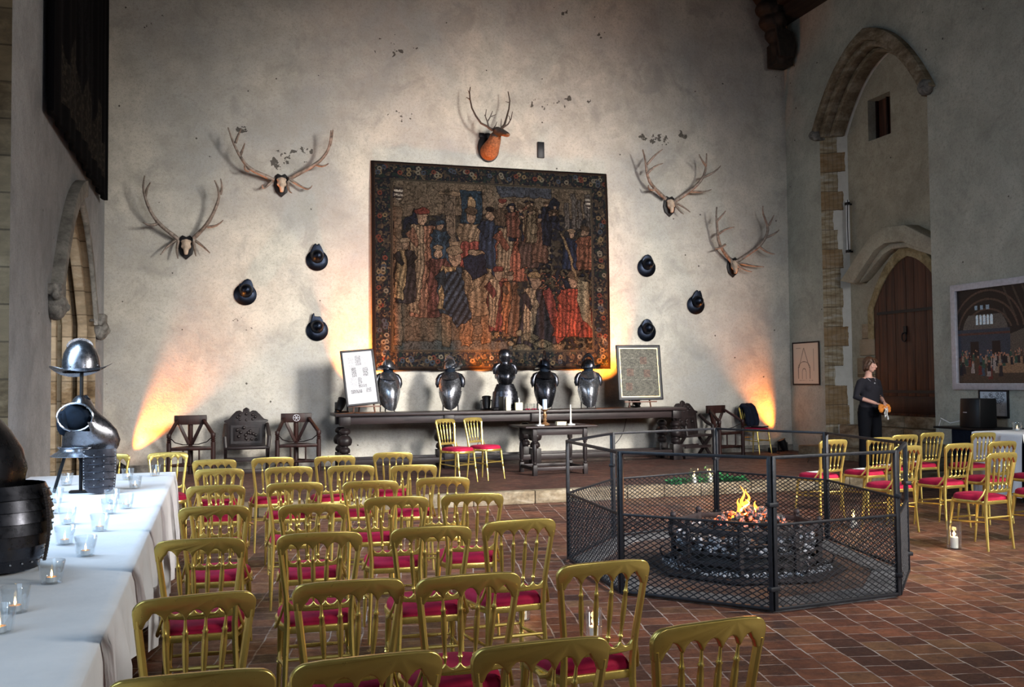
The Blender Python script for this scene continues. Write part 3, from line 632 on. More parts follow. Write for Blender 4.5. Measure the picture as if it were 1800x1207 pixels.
def chunk(mb, c, r, mi=0):
    n = 6; rot = Matrix.Rotation(R_.uniform(0, 6), 3, Vector((R_.random() - .5, R_.random() - .5, R_.random() - .5 + 1e-3)).normalized())
    vs = []
    for i in range(5):
        for j in range(n):
            a = PI * i / 4; k = r * R_.uniform(.7, 1.2); vs.append(rot @ Vector((k * math.sin(a) * math.cos(j * PI / 3), k * math.sin(a) * math.sin(j * PI / 3), k * .7 * math.cos(a))) + Vector(c))
    mb.add(vs, [(i * n + j, i * n + (j + 1) % n, (i + 1) * n + (j + 1) % n, (i + 1) * n + j) for i in range(4) for j in range(n)], mi)
b.lathe([(.52, .05), (.52, .22), (.45, .30), (.2, .36), (0, .38)], 16, (GC[0], GC[1], 0))
for i in range(190):
    a = R_.uniform(0, 2 * PI); r = .52 * math.sqrt(R_.random()); chunk(b, (GC[0] + r * math.cos(a), GC[1] + r * math.sin(a), .28 + .13 * max(0, 1 - r / .5) + R_.uniform(-.02, .02)), R_.uniform(.03, .06))
tag(b.build('heaped_coal', 'charcoal', smooth=False), 'black coals heaped in the iron fire basket', 'coal', kind='stuff')
b = MB()
for i in range(150):
    a = R_.uniform(0, 2 * PI); r = .30 * math.sqrt(R_.random()); chunk(b, (GC[0] + .02 + r * math.cos(a), GC[1] - .05 + r * math.sin(a) * .8, .40 + .13 * (1 - r / .3) + R_.uniform(-.02, .02)), R_.uniform(.016, .036))
tag(b.build('glowing_coal', 'ember', smooth=False), 'red glowing embers on top of the coal heap', 'embers', kind='stuff')
b = MB()
for i in range(8):
    for k in range(110):
        a = (i + R_.random()) * PI / 4 + .2; low = R_.random() < .5; r = R_.uniform(.50, .56) if not low else R_.uniform(.56, .70)
        chunk(b, (GC[0] + r * math.cos(a), GC[1] + r * math.sin(a), R_.uniform(.19, .33) if not low else R_.uniform(.05, .065)), R_.uniform(.008, .016) if low else R_.uniform(.012, .03))
tag(b.build('wood_ash', 'ash', smooth=False), 'grey white ash spilling between the bars of the fire basket', 'ash', kind='stuff')
def flame_tongue(mb, x, y, z, h, r, lean, mi=0):
    pts = [(x + lean * t * t * h + .02 * math.sin(t * 7 + x * 40), y + .012 * math.sin(t * 9 + y * 30), z + h * t) for t in [i / 8 for i in range(9)]]
    mb.tube(pts, [r * k for k in (.5, .95, 1, .85, .7, .5, .35, .18, .03)], 8, mi, flat=.6)
ff = thing('fire_flame', 'tall orange flames licking up from the embers', 'flames', (0, 0, 0))
for nm, mt, lst in (('outer_flame', 'flame_fire', ((.0, 0, .5, .26, .035, -.15), (-.09, -.03, .47, .17, .03, .1), (.10, -.05, .45, .16, .035, .05), (.05, .03, .5, .22, .028, .1), (-.17, -.07, .42, .10, .025, 0), (.17, 0, .43, .11, .03, -.1))),
                    ('flame_core', 'flame_core', ((.01, -.03, .48, .14, .026, 0), (-.06, -.06, .46, .1, .022, 0), (.08, -.08, .45, .1, .024, 0)))):
    for q_ in lst: q = MB(); flame_tongue(q, GC[0] + q_[0] * .8, GC[1] + q_[1], q_[2], q_[3] * .72, q_[4] * .72, q_[5]); q.build(nm, mt, ff)
light('firelight', 'POINT', (GC[0], GC[1] - .02, .70), (0, 0, 0), 16, (1, .38, .1), shadow_soft_size=.12)

# ------------------------------------------------------------------ gilt banqueting chairs
def seat_outline(s=1.0, n=8):
    # back edge, sides, rounded front ; chair faces +Y
    P = [(-.150, -.20), (.150, -.20), (.176, -.1), (.195, .05)]
    P += [(.195 * math.cos(t * PI / 2 / n) ** .7 if t < n else 0, .05 + .165 * math.sin(t * PI / 2 / n)) for t in range(1, n + 1)]
    P += [(-x, y) for x, y in reversed(P[4:-1])] + [(-.195, .05), (-.178, -.1)]
    cx, cy = 0, 0
    return [(x * s, cy + (y - cy) * s) for x, y in P]
def back_y(z):           # the back leans and bows
    t = (z - .45) / .45
    return -.205 - .065 * t if z > .45 else -.205 - .03 * ((.45 - z) / .45) ** 1.5
def pk(z):               # the back narrows from the shoulders to the seat
    return 1.0 if z > .86 else max(.80, 1 - .20 * (.86 - z) / .31) if z > .45 else .80 + .10 * (.45 - z) / .45
def make_chair():
    t = thing('banquet_chair', 'x', 'chair')
    W2 = .2
    # top rail: rounded shoulders, scalloped underside
    cusp = [-.102, -.034, .034, .102]; edges = [-.172] + cusp + [.172]
    zt = lambda x: .902 - .006 * (x / .2) ** 2
    top = []
    rc = .045
    for i in range(7): a = PI - i / 6 * PI / 2; top.append((-W2 + rc + rc * math.cos(a), .895 - rc + rc * math.sin(a)))
    for i in range(1, 8): x = -W2 + rc + (2 * W2 - 2 * rc) * i / 8; top.append((x, zt(x) - (.001)))
    for i in range(7): a = PI / 2 - i / 6 * PI / 2; top.append((W2 - rc + rc * math.cos(a), .895 - rc + rc * math.sin(a)))
    low = [(W2, .80), (.172, .80)]
    for a, b in zip(edges[::-1], edges[::-1][1:]):
        for i in range(0, 7):
            u = i / 6; x = a + (b - a) * u
            base = .815 if not (abs(a) > .15 and u < .5 or abs(b) > .15 and u > .5) else .800
            low.append((x, base + .036 * math.sin(PI * u) ** .7))
    low += [(-.172, .80), (-W2, .80)]
    out = []; 
    for p in top + low:
        if not out or abs(out[-1][0] - p[0]) + abs(out[-1][1] - p[1]) > 1e-4: out.append(p)
    bow = lambda x: -.014 * (1 - (x / .2) ** 2)
    def F(u, v, d): return Vector((u * pk(v), back_y(v) + bow(u) + d, v))
    q = MB(); q.prism(out, -.012, .012, F); q.build('top_rail', 'gold', t, bevel=.0045, ang=50)
    # lower rail with scalloped top
    lo = [(-.176, .532), (-.09, .528), (0, .527), (.09, .528), (.176, .532)]
    for a, b in zip(edges[::-1], edges[::-1][1:]):
        for i in range(7):
            u = i / 6; x = a + (b - a) * u; lo.append((x, .576 - .022 * math.sin(PI * u) ** .7))
    o2 = []
    for p in lo:
        if not o2 or abs(o2[-1][0] - p[0]) + abs(o2[-1][1] - p[1]) > 1e-4: o2.append(p)
    q = MB(); q.prism(o2, -.010, .010, F); q.build('lower_rail', 'gold', t, bevel=.004, ang=50)
    for x in cusp:
        prof = [(.0045, 0), (.006, .012), (.0075, .02), (.0115, .026), (.0075, .032), (.007, .05), (.0105, .10), (.0115, .135), (.0105, .17), (.008, .195), (.0115, .201), (.0075, .207), (.0055, .225), (.0045, .247)]
        q = MB(); z0 = .572; vs = []
        q.tube([(x * pk(z0 + z), back_y(z0 + z) + bow(x), z0 + z) for _, z in prof], [r for r, _ in prof], 8); q.build('spindle', 'gold', t, ang=60)
    for sx in (-1, 1):
        pts = [(sx * .186 * pk(z), back_y(z), z) for z in (0, .08, .2, .32, .42, .5, .6, .7, .8, .83)]
        q = MB(); q.tube(pts, [.011, .0125, .014, .0155, .017, .017, .0165, .016, .0155, .0155], 8, flat=.85); q.build('rear_leg', 'gold', t)
        zz = [(0, .0085), (.05, .010), (.17, .0135), (.185, .010), (.192, .016), (.20, .010), (.208, .016), (.216, .011), (.30, .0155), (.40, .018), (.425, .018)]
        q = MB(); q.tube([(sx * (.165 + .015 * (1 - z / .43)), .145 + .06 * (1 - z / .43), z) for z, _ in zz], [r for _, r in zz], 10); q.build('front_leg', 'gold', t)
        for z_ in (.24,):
            q = MB(); fx = sx * (.165 + .015 * (1 - z_ / .43)); fy = .145 + .06 * (1 - z_ / .43)
            q.tube([(sx * .157, back_y(z_), z_ + .02), (sx * .165, -.09, z_ + .015), (sx * .176, -.02, z_ + .01), (sx * .174, .08, z_ + .003), (fx, fy, z_)], [.007, .009, .0115, .009, .007], 7); q.build('side_stretcher', 'gold', t)
        q = MB(); q.tube([(sx * .158, back_y(.58), .58), (sx * .176, back_y(.5) + .012, .51), (sx * .195, -.165, .455), (sx * .2, -.10, .435), (sx * .194, -.04, .437)], [.008, .010, .011, .011, .008], 7, flat=.7); q.build('side_bracket', 'gold', t)
    q = MB(); q.tube([(-.155, back_y(.3), .3), (0, back_y(.3), .3), (.155, back_y(.3), .3)], [.007, .011, .007], 7); q.build('rear_stretcher', 'gold', t)
    q = MB(); q.tube([(-.170, .178, .26), (0, .178, .26), (.170, .178, .26)], [.007, .011, .007], 7); q.build('front_stretcher', 'gold', t)
    q = MB(); q.prism(seat_outline(1.02), .418, .452, XY(0)); q.build('seat_frame', 'gold', t, bevel=.006)
    q = MB(); o_ = seat_outline(.955); n = len(o_); lay = []
    for k, z in ((1, .450), (1.005, .468), (.975, .484), (.9, .495), (.72, .502), (.4, .506), (.02, .507)): lay.append([(x * k, (y + .0) * k, z) for x, y in o_])
    q.add([p for L in lay for p in L], [(i * n + j, i * n + (j + 1) % n, (i + 1) * n + (j + 1) % n, (i + 1) * n + j) for i in range(len(lay) - 1) for j in range(n)] + [tuple(range(n)), tuple((len(lay) - 1) * n + j for j in range(n))])
    q.build('seat_pad', 'velvet', t, ang=70)
    return t
chair0 = make_chair(); used = [False]
def chair(rx, ry, deg, label, group=None, z=0.0):
    """rx, ry: where the top of the backrest stands"""
    a = math.radians(deg); loc = (rx - .262 * math.sin(a), ry + .262 * math.cos(a), z)
    if not used[0]:
        used[0] = True; chair0.location = loc; chair0.rotation_euler = (0, 0, a); chair0['label'] = label
        if group: chair0['group'] = group
        return chair0
    return dup(chair0, loc, a, label, group)
GR_L = 'gold chairs in rows between the white table and the fire'; GR_R = 'gold chairs in rows beyond the fire guard'
colx = {'beside the white table': [.0, .04, .01, .0, -.06, -.06, -.05], 'second column from the white table': [.53, .60, .545, .55, .475, .46, .38],
        'third column from the white table': [1.11, 1.11, 1.07, 1.07, 1.01, .89, .85], 'column nearest the fire': [1.71, 1.62, 1.61, 1.55, 1.48, 1.445, 1.38]}
rowy = [[9.45, 8.42, 7.05, 5.86, 4.66, 3.44, 2.52], [9.50, 8.38, 7.04, 5.76, 4.65, 3.50, 2.53], [9.46, 8.30, 6.95, 5.93, 4.65, 3.46, 2.52], [9.66, 8.14, 7.00, 5.92, 4.72, 3.52, 2.56]]
rowa = [[-6, -5, -6, -5, -3, 8, -1], [3, -1, -4, -2, -2, -1, 3], [3, -5, -5, -6, -4, 1, 1], [-6, -5, -8, -6, 3, 4, 7]]
rown = ['row nearest the stone step', 'second row from the stone step', 'third row from the stone step', 'middle row', 'third row from the lens', 'second row from the lens', 'row nearest the lens']
rown = ['in the row nearest the stone step', 'in the second row from the step', 'in the third row from the step', 'in the fourth row from the step', 'in the fifth row from the step', 'in the sixth row from the step', 'in the seventh row']
chairs = {}
for ci, (cn, xs) in enumerate(colx.items()):
    for ri in range(7):
        chairs[ci, ri] = chair(xs[ri], rowy[ci][ri], rowa[ci][ri], 'gold chair %s, %s' % (rown[ri], cn if 'column' in cn else 'column beside the white table'), GR_L)
rr = {}
for k, x, y, a, lb in (('R1', 6.74, 9.50, 6, 'gold chair with paper on its red seat, closest to the fire guard'), ('R2', 7.46, 9.62, 8, 'gold chair with paper on its red seat, directly before the woman in navy'),
                       ('R3', 8.08, 9.95, 3, 'gold chair whose back shows behind the fire guard corner post, below the oak door'), ('R4', 6.80, 8.34, 8, 'gold chair with bright crimson seat seen through the fire guard corner'),
                       ('R5', 8.70, 10.2, 6, 'gold chair below the oak door, paper on its seat, against the stone steps'), ('R6', 7.52, 8.42, 5, 'gold chair behind the candle vase chair, before the stone steps'),
                       ('R7', 9.22, 9.9, 4, 'gold chair in front of the black speaker stand, against the white table'), ('R8', 8.16, 8.50, 3, 'gold chair whose back stands before the corner of the white draped table'),
                       ('R9', 6.94, 7.24, 7, 'gold chair standing beside the lit candle vase on the tiles'), ('R10', 7.72, 7.30, 4, 'gold chair cut by the picture edge, next to the candle vase chair'),
                       ('R11', 8.86, 8.50, 4, 'gold chair cut by the picture edge beside the white draped table')):
    rr[k] = chair(x, y, a, lb, GR_R)
chair(-1.02, 10.62, 176, 'gold chair at the far end of the white table, behind the armour stand', 'gold chairs at the end of the white table')
chair(-.46, 10.62, 182, 'gold chair at the far end of the white table, before the orange light beam', 'gold chairs at the end of the white table')
chair(3.21, 13.78, 212, 'gold chair with dark red seat on the dais, farther from the small oak table', 'pair of gold chairs on the dais', DZ)
chair(3.70, 14.06, 212, 'gold chair with dark red seat on the dais, next to the small oak table', 'pair of gold chairs on the dais', DZ)
coat_chair = chair(9.93, 16.78, 200, 'gold chair in the corner with a black coat over its back', None, DZ)
def sheet(ch, label, dx=.02, dy=.03, rz=.15):
    m_ = Matrix.Translation(ch.location) @ Matrix.Rotation(ch.rotation_euler.z, 4, 'Z')
    b = MB(); b.box((0, 0, .001), (.148, .21, .002)); o = b.build('programme_sheet', 'paper', smooth=False); o.location = (m_ @ Vector((dx, dy, .508))); o.rotation_euler = (0, 0, ch.rotation_euler.z + rz + PI / 2)
    tag(o, label, 'paper', 'white programme sheets laid on the seats')
bpy.context.view_layer.update()
sheet(chairs[0, 0], 'white sheet on the seat nearest the step beside the white table'); sheet(chairs[1, 0], 'white sheet on the second seat from the white table, row nearest the step')
sheet(chairs[2, 0], 'white sheet on the third seat from the white table, row nearest the step'); sheet(chairs[0, 1], 'white sheet on the second-row seat beside the white table')
sheet(rr['R1'], 'white sheet on the red seat closest to the fire guard'); sheet(rr['R2'], 'white sheet on the red seat before the woman in navy'); sheet(rr['R3'], 'white sheet on the red seat behind the guard corner post'); sheet(rr['R5'], 'white sheet on the red seat below the oak door')

# black coat and folder on the corner chair
cl = coat_chair.location; ca = coat_chair.rotation_euler.z; MC = Matrix.Translation(cl) @ Matrix.Rotation(ca, 4, 'Z')
b = MB()
pr = [(-.05, .60), (-.08, .72), (-.07, .86), (.0, .935), (.07, .88), (.11, .74), (.13, .60), (.15, .515)]
for j in range(9):
    u = -.14 + .035 * j
    b.tube([(u + .012 * math.sin(k * 2 + j), -.24 + p[0] + .02 * math.sin(j * 1.7), p[1]) for k, p in enumerate(pr)], [.022, .04, .045, .04, .045, .05, .055, .03], 8)
o = remesh(b, 'folded_coat', 'dark_cloth', .014, 6); o.matrix_world = MC; tag(o, 'black coat hung over the back of the gold chair in the corner', 'coat')
b = MB(); b.box((0, 0, .012), (.30, .24, .022)); o = b.build('folder', 'black_plastic', bevel=.004); o.matrix_world = MC @ Matrix.Translation((.03, .10, .509)) @ Matrix.Rotation(.3, 4, 'Z'); tag(o, 'black folder on the seat of the gold chair in the corner', 'folder')
b = MB(); b.box((0, 0, .002), (.20, .14, .004)); o = b.build('leaflet', 'wax_blue', bevel=.001); o.matrix_world = MC @ Matrix.Translation((-.02, .14, .533)) @ Matrix.Rotation(.4, 4, 'Z'); tag(o, 'pale blue leaflet lying on the black folder on the corner chair', 'leaflet')

# ------------------------------------------------------------------ white tables on the left wall side
def cloth(name, x0, x1, y0, y1, zt, hem, label, seed, end_far=False, end_near=False, side=1, group=None):
    rr_ = random.Random(seed); f1, f2, p1, p2 = rr_.uniform(9, 13), rr_.uniform(21, 27), rr_.uniform(0, 6), rr_.uniform(0, 6)
    b = MB(); ny = max(24, int((y1 - y0) / .045))
    def F(u, v):
        y = y0 + (y1 - y0) * v; S = u * (1.0 + 1.2)
        dr = .03
        if S < 1.0: return Vector((x0 + (x1 - x0) * S, y, zt + .0015 * math.sin(y * 6 + S * 5)))
        k = (S - 1.0) / 1.2; hz = hem(y) if callable(hem) else hem
        z = zt - (zt - hz) * k; amp = .045 * min(1, k * 1.3)
        off = .012 + amp * (.5 + .5 * math.sin(y * f1 + p1 + .8 * math.sin(y * 3))) * .8 + amp * .3 * math.sin(y * f2 + p2)
        return Vector((x1 + off * side * min(1, k * 6), y, z))
    b.grid(40, ny, F)
    for flag, ye, sg in ((end_far, y1, 1), (end_near, y0, -1)):
        if not flag: continue
        def G(u, v):
            x = x0 + (x1 - x0) * u; z = zt - (zt - .1) * v; amp = .03 * min(1, v * 2)
            return Vector((x, ye + sg * (.012 + amp * (.5 + .5 * math.sin(x * 14))) * min(1, v * 6), z))
        b.grid(30, 14, G)
    o = b.build(name, 'linen', ang=180); tag(o, label, 'tablecloth', group); return o
TBX0, TBX1 = -1.64, -.36
def trestle(y0, y1, label, x0=TBX0 + .02, x1=TBX1 - .02, zt=.745, group='trestle tables under the white cloths'):
    t = thing('trestle_table', label, 'table', ((x0 + x1) / 2, (y0 + y1) / 2, 0), 0, group)
    q = MB(); q.box((0, 0, zt - .015), (x1 - x0, y1 - y0, .028)); q.build('tabletop', 'oak_black', t, bevel=.004)
    for sy in (-1, 1):
        for sx in (-1, 1): q = MB(); q.tube([(sx * ((x1 - x0) / 2 - .12), sy * ((y1 - y0) / 2 - .25), 0), (sx * ((x1 - x0) / 2 - .10), sy * ((y1 - y0) / 2 - .25), zt - .03)], .016, 8); q.build('leg', 'iron', t)
        q = MB(); q.tube([(-(x1 - x0) / 2 + .12, sy * ((y1 - y0) / 2 - .25), .12), ((x1 - x0) / 2 - .12, sy * ((y1 - y0) / 2 - .25), .12)], .014, 8); q.build('crossbar', 'iron', t)
trestle(1.9, 3.66, 'trestle table under the nearest white cloth'); trestle(3.68, 5.98, 'trestle table under the middle white cloth'); trestle(6.0, 9.95, 'trestle table under the white cloth at the window arch end')
LG = 'white cloths along the wall table'
cloth('tablecloth', TBX0, TBX1, 1.7, 3.72, .759, .33, 'white linen cloth over the table end closest to the bottom edge of the picture', 1, group=LG)
cloth('tablecloth', TBX0, TBX1, 3.66, 6.06, .755, .45, 'white linen cloth over the middle of the wall table, lit tealights on it', 2, group=LG)
cloth('tablecloth', TBX0, TBX1, 6.0, 9.98, .751, .06, 'white linen cloth over the far wall table, reaching the floor, armour standing on it', 3, end_far=True, group=LG)

# tealights in glass cups, each a glass and a candle
def make_votive():
    g = thing('votive_glass', 'x', 'candle holder')
    prof = [(.001, .004), (.030, .004), (.034, .012), (.044, .082), (.0465, .084), (.048, .080), (.037, .0), (.001, 0)]
    b = MB(); b.lathe(prof, 24, caps=False); b.build('cup', 'glass', g, ang=60)
    c = thing('tealight', 'x', 'candle')
    b = MB(); b.lathe([(.001, 0), (.020, 0), (.020, .018), (.0185, .018), (.0185, .013), (.001, .013)], 20); b.build('tin_cup', 'tin', c)
    b = MB(); b.lathe([(.001, .0155), (.0183, .0155), (.0183, .012), (.001, .012)], 20); b.build('wax', 'wax_orange', c)
    b = MB(); b.lathe([(.0005, .0165), (.0035, .022), (.0042, .027), (.0028, .036), (.0003, .045)], 8); b.build('flame', 'flame', c)
    return g, c
vg, vt = make_votive(); first = [True]
def votive(x, y, z, where, s=1.15):
    if first[0]: first[0] = False; a, b = vg, vt
    else: a, b = dup(vg, (0, 0, 0), 0), dup(vt, (0, 0, 0), 0)
    a.location = (x, y, z); b.location = (x, y, z + .005 * s); a.scale = b.scale = (s, s, s)
    a['label'] = 'clear glass cup ' + where; b['label'] = 'tealight candle in the glass cup ' + where
    a['group'] = 'glass votive cups on the white cloths'; b['group'] = 'tealights in the glass cups'
for x, y, wh in ((-.70, 3.70, 'cut by the picture edge'), (-.71, 4.03, 'nearest the first cloth seam, burning'), (-.665, 4.57, 'second beyond the first cloth seam'), (-.61, 5.24, 'beside the dark armour, nearest the drop of the cloth'),
                 (-.76, 5.65, 'touching the shadow of the dark armour skirt'), (-.635, 6.10, 'just beyond the second cloth seam'), (-.86, 6.5, 'beyond the seam, behind the dark armour'), (-1.02, 7.05, 'in the pair between the two armours'),
                 (-1.10, 7.72, 'near the black leg of the armour stand'), (-.66, 6.9, 'before the riveted tasset, nearest of three'), (-.58, 7.16, 'before the riveted tasset, closest to the cloth drop'), (-.70, 7.5, 'at the foot of the riveted tasset'),
                 (-.62, 8.5, 'behind the riveted tasset'), (-.53, 9.6, 'at the far table end beside the gold chairs'), (-.74, 9.3, 'at the far table end, nearer the armour'), (-1.2, 9.0, 'behind the black stand leg')):
    votive(x, y, .757, wh)

# ------------------------------------------------------------------ armour
def cuirass(b, w0=.2, w1=.17, H=.42, dp=.16, db=.11, point=.07, flare=.0, mi=0, n=28, arm=True, neck=.085):
    """closed body shell, facing -Y; z = 0 at the waist, H at the neck"""
    L = [(0, .80), (.08, .84), (.2, .93), (.38, 1.0), (.55, 1.0), (.68, .95), (.8, .85), (.88, .74), (.95, .6), (1.0, .46)]
    vs = []
    for t, k in L:
        for j in range(n):
            a = j / n * 2 * PI; s_, c_ = math.sin(a), math.cos(a)     # a = 0 is the front
            wd = (w1 + (w0 - w1) * min(1, t * 1.6)) * k; fr = max(0, c_)
            dpt = (dp * (.72 + .5 * math.sin(PI * min(1, t * 1.15 + .12))) if c_ > 0 else db) * (k if t > .6 else 1)
            keel = 1 + .16 * fr ** 10
            z = t * H - point * (1 - t) ** 2 * fr ** 1.5 + (.02 * abs(s_) if t > .9 else 0) - (.05 * fr ** 2 if t > .95 else 0)
            vs.append((wd * s_, -dpt * c_ * keel, z))
    m_ = len(L); fs = []
    for i in range(m_ - 1):
        for j in range(n):
            a = (j + .5) / n * 2 * PI
            if arm and abs(math.sin(a)) > .93 and .42 < (L[i][0] + L[i + 1][0]) / 2 < .9: continue
            fs.append((i * n + j, i * n + (j + 1) % n, (i + 1) * n + (j + 1) % n, (i + 1) * n + j))
    b.add(vs, fs, mi); return b
def helmet(b, r=.105, comb=.07, brim=.06, peak=.06, n=24, squash=1.22, combw=.008):
    """morion: dome, tall comb fore and aft, brim turned up to points; faces -Y"""
    b.lathe([(r * 1.02, 0), (r, .02), (r * .97, .06), (r * .82, .11), (r * .55, .145), (r * .2, .163), (.001, .165)], n, sy=squash, caps=False)
    def Br(u, v):
        a = u * 2 * PI; k = abs(math.cos(a)) ** 3; e = brim * (1 + .9 * k) * v
        return Vector((math.sin(a) * (r * 1.0 + e), -math.cos(a) * (r * squash + e), .002 + peak * k * v ** 1.5 - .02 * (1 - k) * v))
    return Br
def build_helmet(parent, mat, loc, rz=0, tilt=0, r=.105, comb=.07, brim=.06, peak=.06):
    b = MB(); Br = helmet(b, r, comb, brim, peak); h = b.build('helmet', mat, parent, solid=.002); h.location = loc; h.rotation_euler = (tilt, 0, rz)
    q = MB(); q.grid(28, 4, Br, closed_u=True); q.build('helmet_brim', mat, h, solid=.003)
    if comb:
        q = MB(); oo = [(-r * 1.2 * math.cos(t / 12 * PI), (.165 + comb) * math.sin(t / 12 * PI) ** .8 + .01) for t in range(13)]; ii = [(u * .9, max(.005, v * .78 - .012)) for u, v in oo]
        q.ring(oo, ii, -.006, .006, lambda u, v, d: Vector((d, u, v)), closed=False); q.build('helmet_comb', mat, h, bevel=.003)
    q = MB()
    for k in range(10): a = k / 10 * 2 * PI; q.ball((r * 1.01 * math.sin(a), r * 1.23 * math.cos(a), .014), .005, 6)
    q.build('rivets', 'rivet', h)
    return h
def suit(x, y, z, rz, label, body='steel', hr=0, comb=.09, helm='steel', extra=None, tilt=0, gorget=True, open_face=True):
    s = thing('suit_of_armour', label, 'armour', (x, y, z), rz, 'half armours standing on the long oak table')
    b = MB(); cuirass(b, .215, .185, .52, .17, .11, .12); o = b.build('cuirass', body, s, solid=.003, ang=60); o.location = (0, 0, .135)
    b = MB(); b.tube([(-.12, .03, .63), (-.175, .02, .60), (-.205, .01, .54), (-.215, .0, .46), (-.205, .0, .40)], [.03, .04, .048, .046, .03], 10); b.build('pauldron', 'steel_dark', s)
    b = MB(); b.tube([(.12, .03, .63), (.175, .02, .60), (.205, .01, .54), (.215, .0, .46), (.205, .0, .40)], [.03, .04, .048, .046, .03], 10); b.build('pauldron', 'steel_dark', s)
    if gorget:
        b = MB()
        def G(u, v):
            a = u * 2 * PI; k = max(0, math.cos(a)); R1 = .075 + .09 * v
            return Vector((math.sin(a) * R1 * 1.05, -math.cos(a) * (R1 * .95 + .06 * v * k), .68 - .09 * v - .06 * v * k))
        b.grid(26, 5, G, closed_u=True); b.build('gorget', body, s, solid=.002, ang=60)
    b = MB(); b.tube([(0, 0, .3), (0, 0, .66)], .05, 10); b.ball((0, -.01, .70), (.085, .09, .11), 14); b.build('cloth_head_form', 'blue_cloth', s)
    build_helmet(s, helm, (0, .0, .72), hr, tilt, r=.112, comb=comb)
    for sx in (-1, 1): b = MB(); b.tube([(sx * .13, .03, .0), (sx * .12, .03, .26)], .011, 7); b.build('stand_leg', 'iron', s)
    b = MB(); b.tube([(0, .13, 0), (0, .06, .3)], .012, 7); b.build('stand_leg', 'iron', s)
    return s
TZ = 1.10
suit(2.80, 16.25, TZ + .002, .22, 'half armour beside the framed newspaper sheet, its tall helmet comb catching orange light', 'steel_bright', -.75, .14)
suit(3.88, 16.25, TZ + .002, -.30, 'half armour second from the newspaper frame, smooth helmet turned aside', 'steel', .9, .07, tilt=-.15)
suit(5.60, 16.25, TZ + .002, -.10, 'half armour behind the brass candlestick, dark peaked helmet with a red strip', 'steel_dark', -.5, .15, 'steel_hat')
suit(6.43, 16.25, TZ + .002, -.20, 'half armour nearest the dark framed map, ringed helmet turned aside', 'steel_bright', .8, .10, 'steel_dark')
s = thing('suit_of_armour', 'full black armour with closed helmet and long skirt at the middle of the oak table', 'armour', (4.84, 16.16, TZ + .002), -.08, 'half armours standing on the long oak table')
b = MB(); b.box((0, 0, .0185), (.48, .36, .035)); b.build('base', 'oak_black', s, bevel=.008)
b = MB(); b.lathe([(.235, .04), (.24, .12), (.225, .24), (.19, .36), (.15, .45)], 26, sy=.75, caps=False); b.build('skirt', 'steel_dark', s, solid=.003)
for k in range(4): b = MB(); b.lathe([(.244 - .006 * k, .05 + .07 * k), (.246 - .006 * k, .052 + .07 * k), (.240 - .008 * k, .11 + .07 * k)], 26, sy=.76, caps=False); b.build('lame', 'steel_dark', s, solid=.002)
b = MB(); cuirass(b, .185, .14, .36, .16, .12, .0, arm=False); o = b.build('cuirass', 'steel_dark', s, solid=.003, ang=60); o.location = (0, 0, .44)
b = MB(); b.lathe([(.175, .54), (.188, .59), (.178, .63)], 26, sy=.9, caps=False); b.build('belly_plate', 'steel', s, solid=.002)
for sx in (-1, 1): b = MB(); b.tube([(sx * .09, .0, .80), (sx * .15, 0, .77), (sx * .18, 0, .70), (sx * .18, 0, .62)], [.03, .05, .055, .03], 12); b.build('pauldron', 'steel_dark', s)
b = MB(); b.lathe([(.10, .77), (.085, .80), (.085, .84), (.105, .885), (.117, .94), (.112, 1.0), (.078, 1.045), (.001, 1.065)], 24, sy=1.1); b.build('close_helmet', 'steel_dark', s)
b = MB(); b.lathe([(.001, -.02), (.10, 0), (.118, .03), (.112, .06), (.06, .08)], 20, sy=1.0); h_ = b.build('visor', 'steel', s); h_.location = (0, -.03, .91); h_.scale = (.98, .95, .8)
b = MB(); b.box((-.09, -.25, .13), (.05, .02, .2)); 
# the two armours on the white table
def table_suit(x, y, z, rz, label, mat, lame, helm, hsc=1.0, dark=False):
    s = thing('suit_of_armour', label, 'armour', (x, y, z), rz, 'armours standing on the white cloth')
    b = MB(); b.box((0, 0, .006), (.16, .12, .012)); b.tube([(0, 0, 0), (0, 0, 1.02)], .014, 8); b.build('stand_pole', 'iron', s)
    b = MB(); b.tube([(-.20, .04, 0), (-.10, .02, .36)], .013, 8); b.build('stand_leg', 'iron', s)
    return s
EB = lambda *a: Matrix.Rotation(a[0], 4, a[1])
s = table_suit(-1.01, 8.35, .757, 0, 'steel half armour with brimmed helmet on a pole, on the far white cloth', 'steel', None, None)
b = MB(); cuirass(b, .185, .155, .42, .185, .15, .0, arm=False, n=40)
arm_c = Vector((-.02, -.20, .265))
keep = []
R3 = Matrix.Rotation(math.radians(78), 3, 'Z')     # front of the breastplate turned towards the tasset side
b.v = [tuple(R3 @ Vector(p)) for p in b.v]
b.v = [(x_ * (1.28 - .8 * z_ / .42) if x_ > 0 else x_ * (1.1 - .25 * z_ / .42), y_, z_) for x_, y_, z_ in b.v]
for f in b.f:
    c = sum((Vector(b.v[i]) for i in f), Vector()) / len(f)
    if c.y < -.03 and ((c.x + .045) / .125) ** 2 + ((c.z - .27) / .105) ** 2 < 1: continue
    keep.append(f)
b.f = keep; b.mi = [0] * len(keep); o = b.build('cuirass', 'steel', s, solid=.004, ang=60); o.location = (.02, 0, .325)
b = MB(); b.tube([(-.025 - .128 * math.cos(t / 20 * 2 * PI), -.150 - .012 * math.cos(t / 10 * 2 * PI), .595 + .108 * math.sin(t / 20 * 2 * PI)) for t in range(21)], .008, 6); b.build('arm_hole_roll', 'steel_bright', s)
b = MB(); b.ball((-.03, -.03, .58), (.125, .10, .12), 14); b.ball((-.12, -.08, .55), (.05, .05, .1), 10); b.tube([(-.14, -.10, .62), (-.13, -.12, .55), (-.09, -.13, .50)], .02, 6); b.build('dark_lining', 'blue_cloth', s)
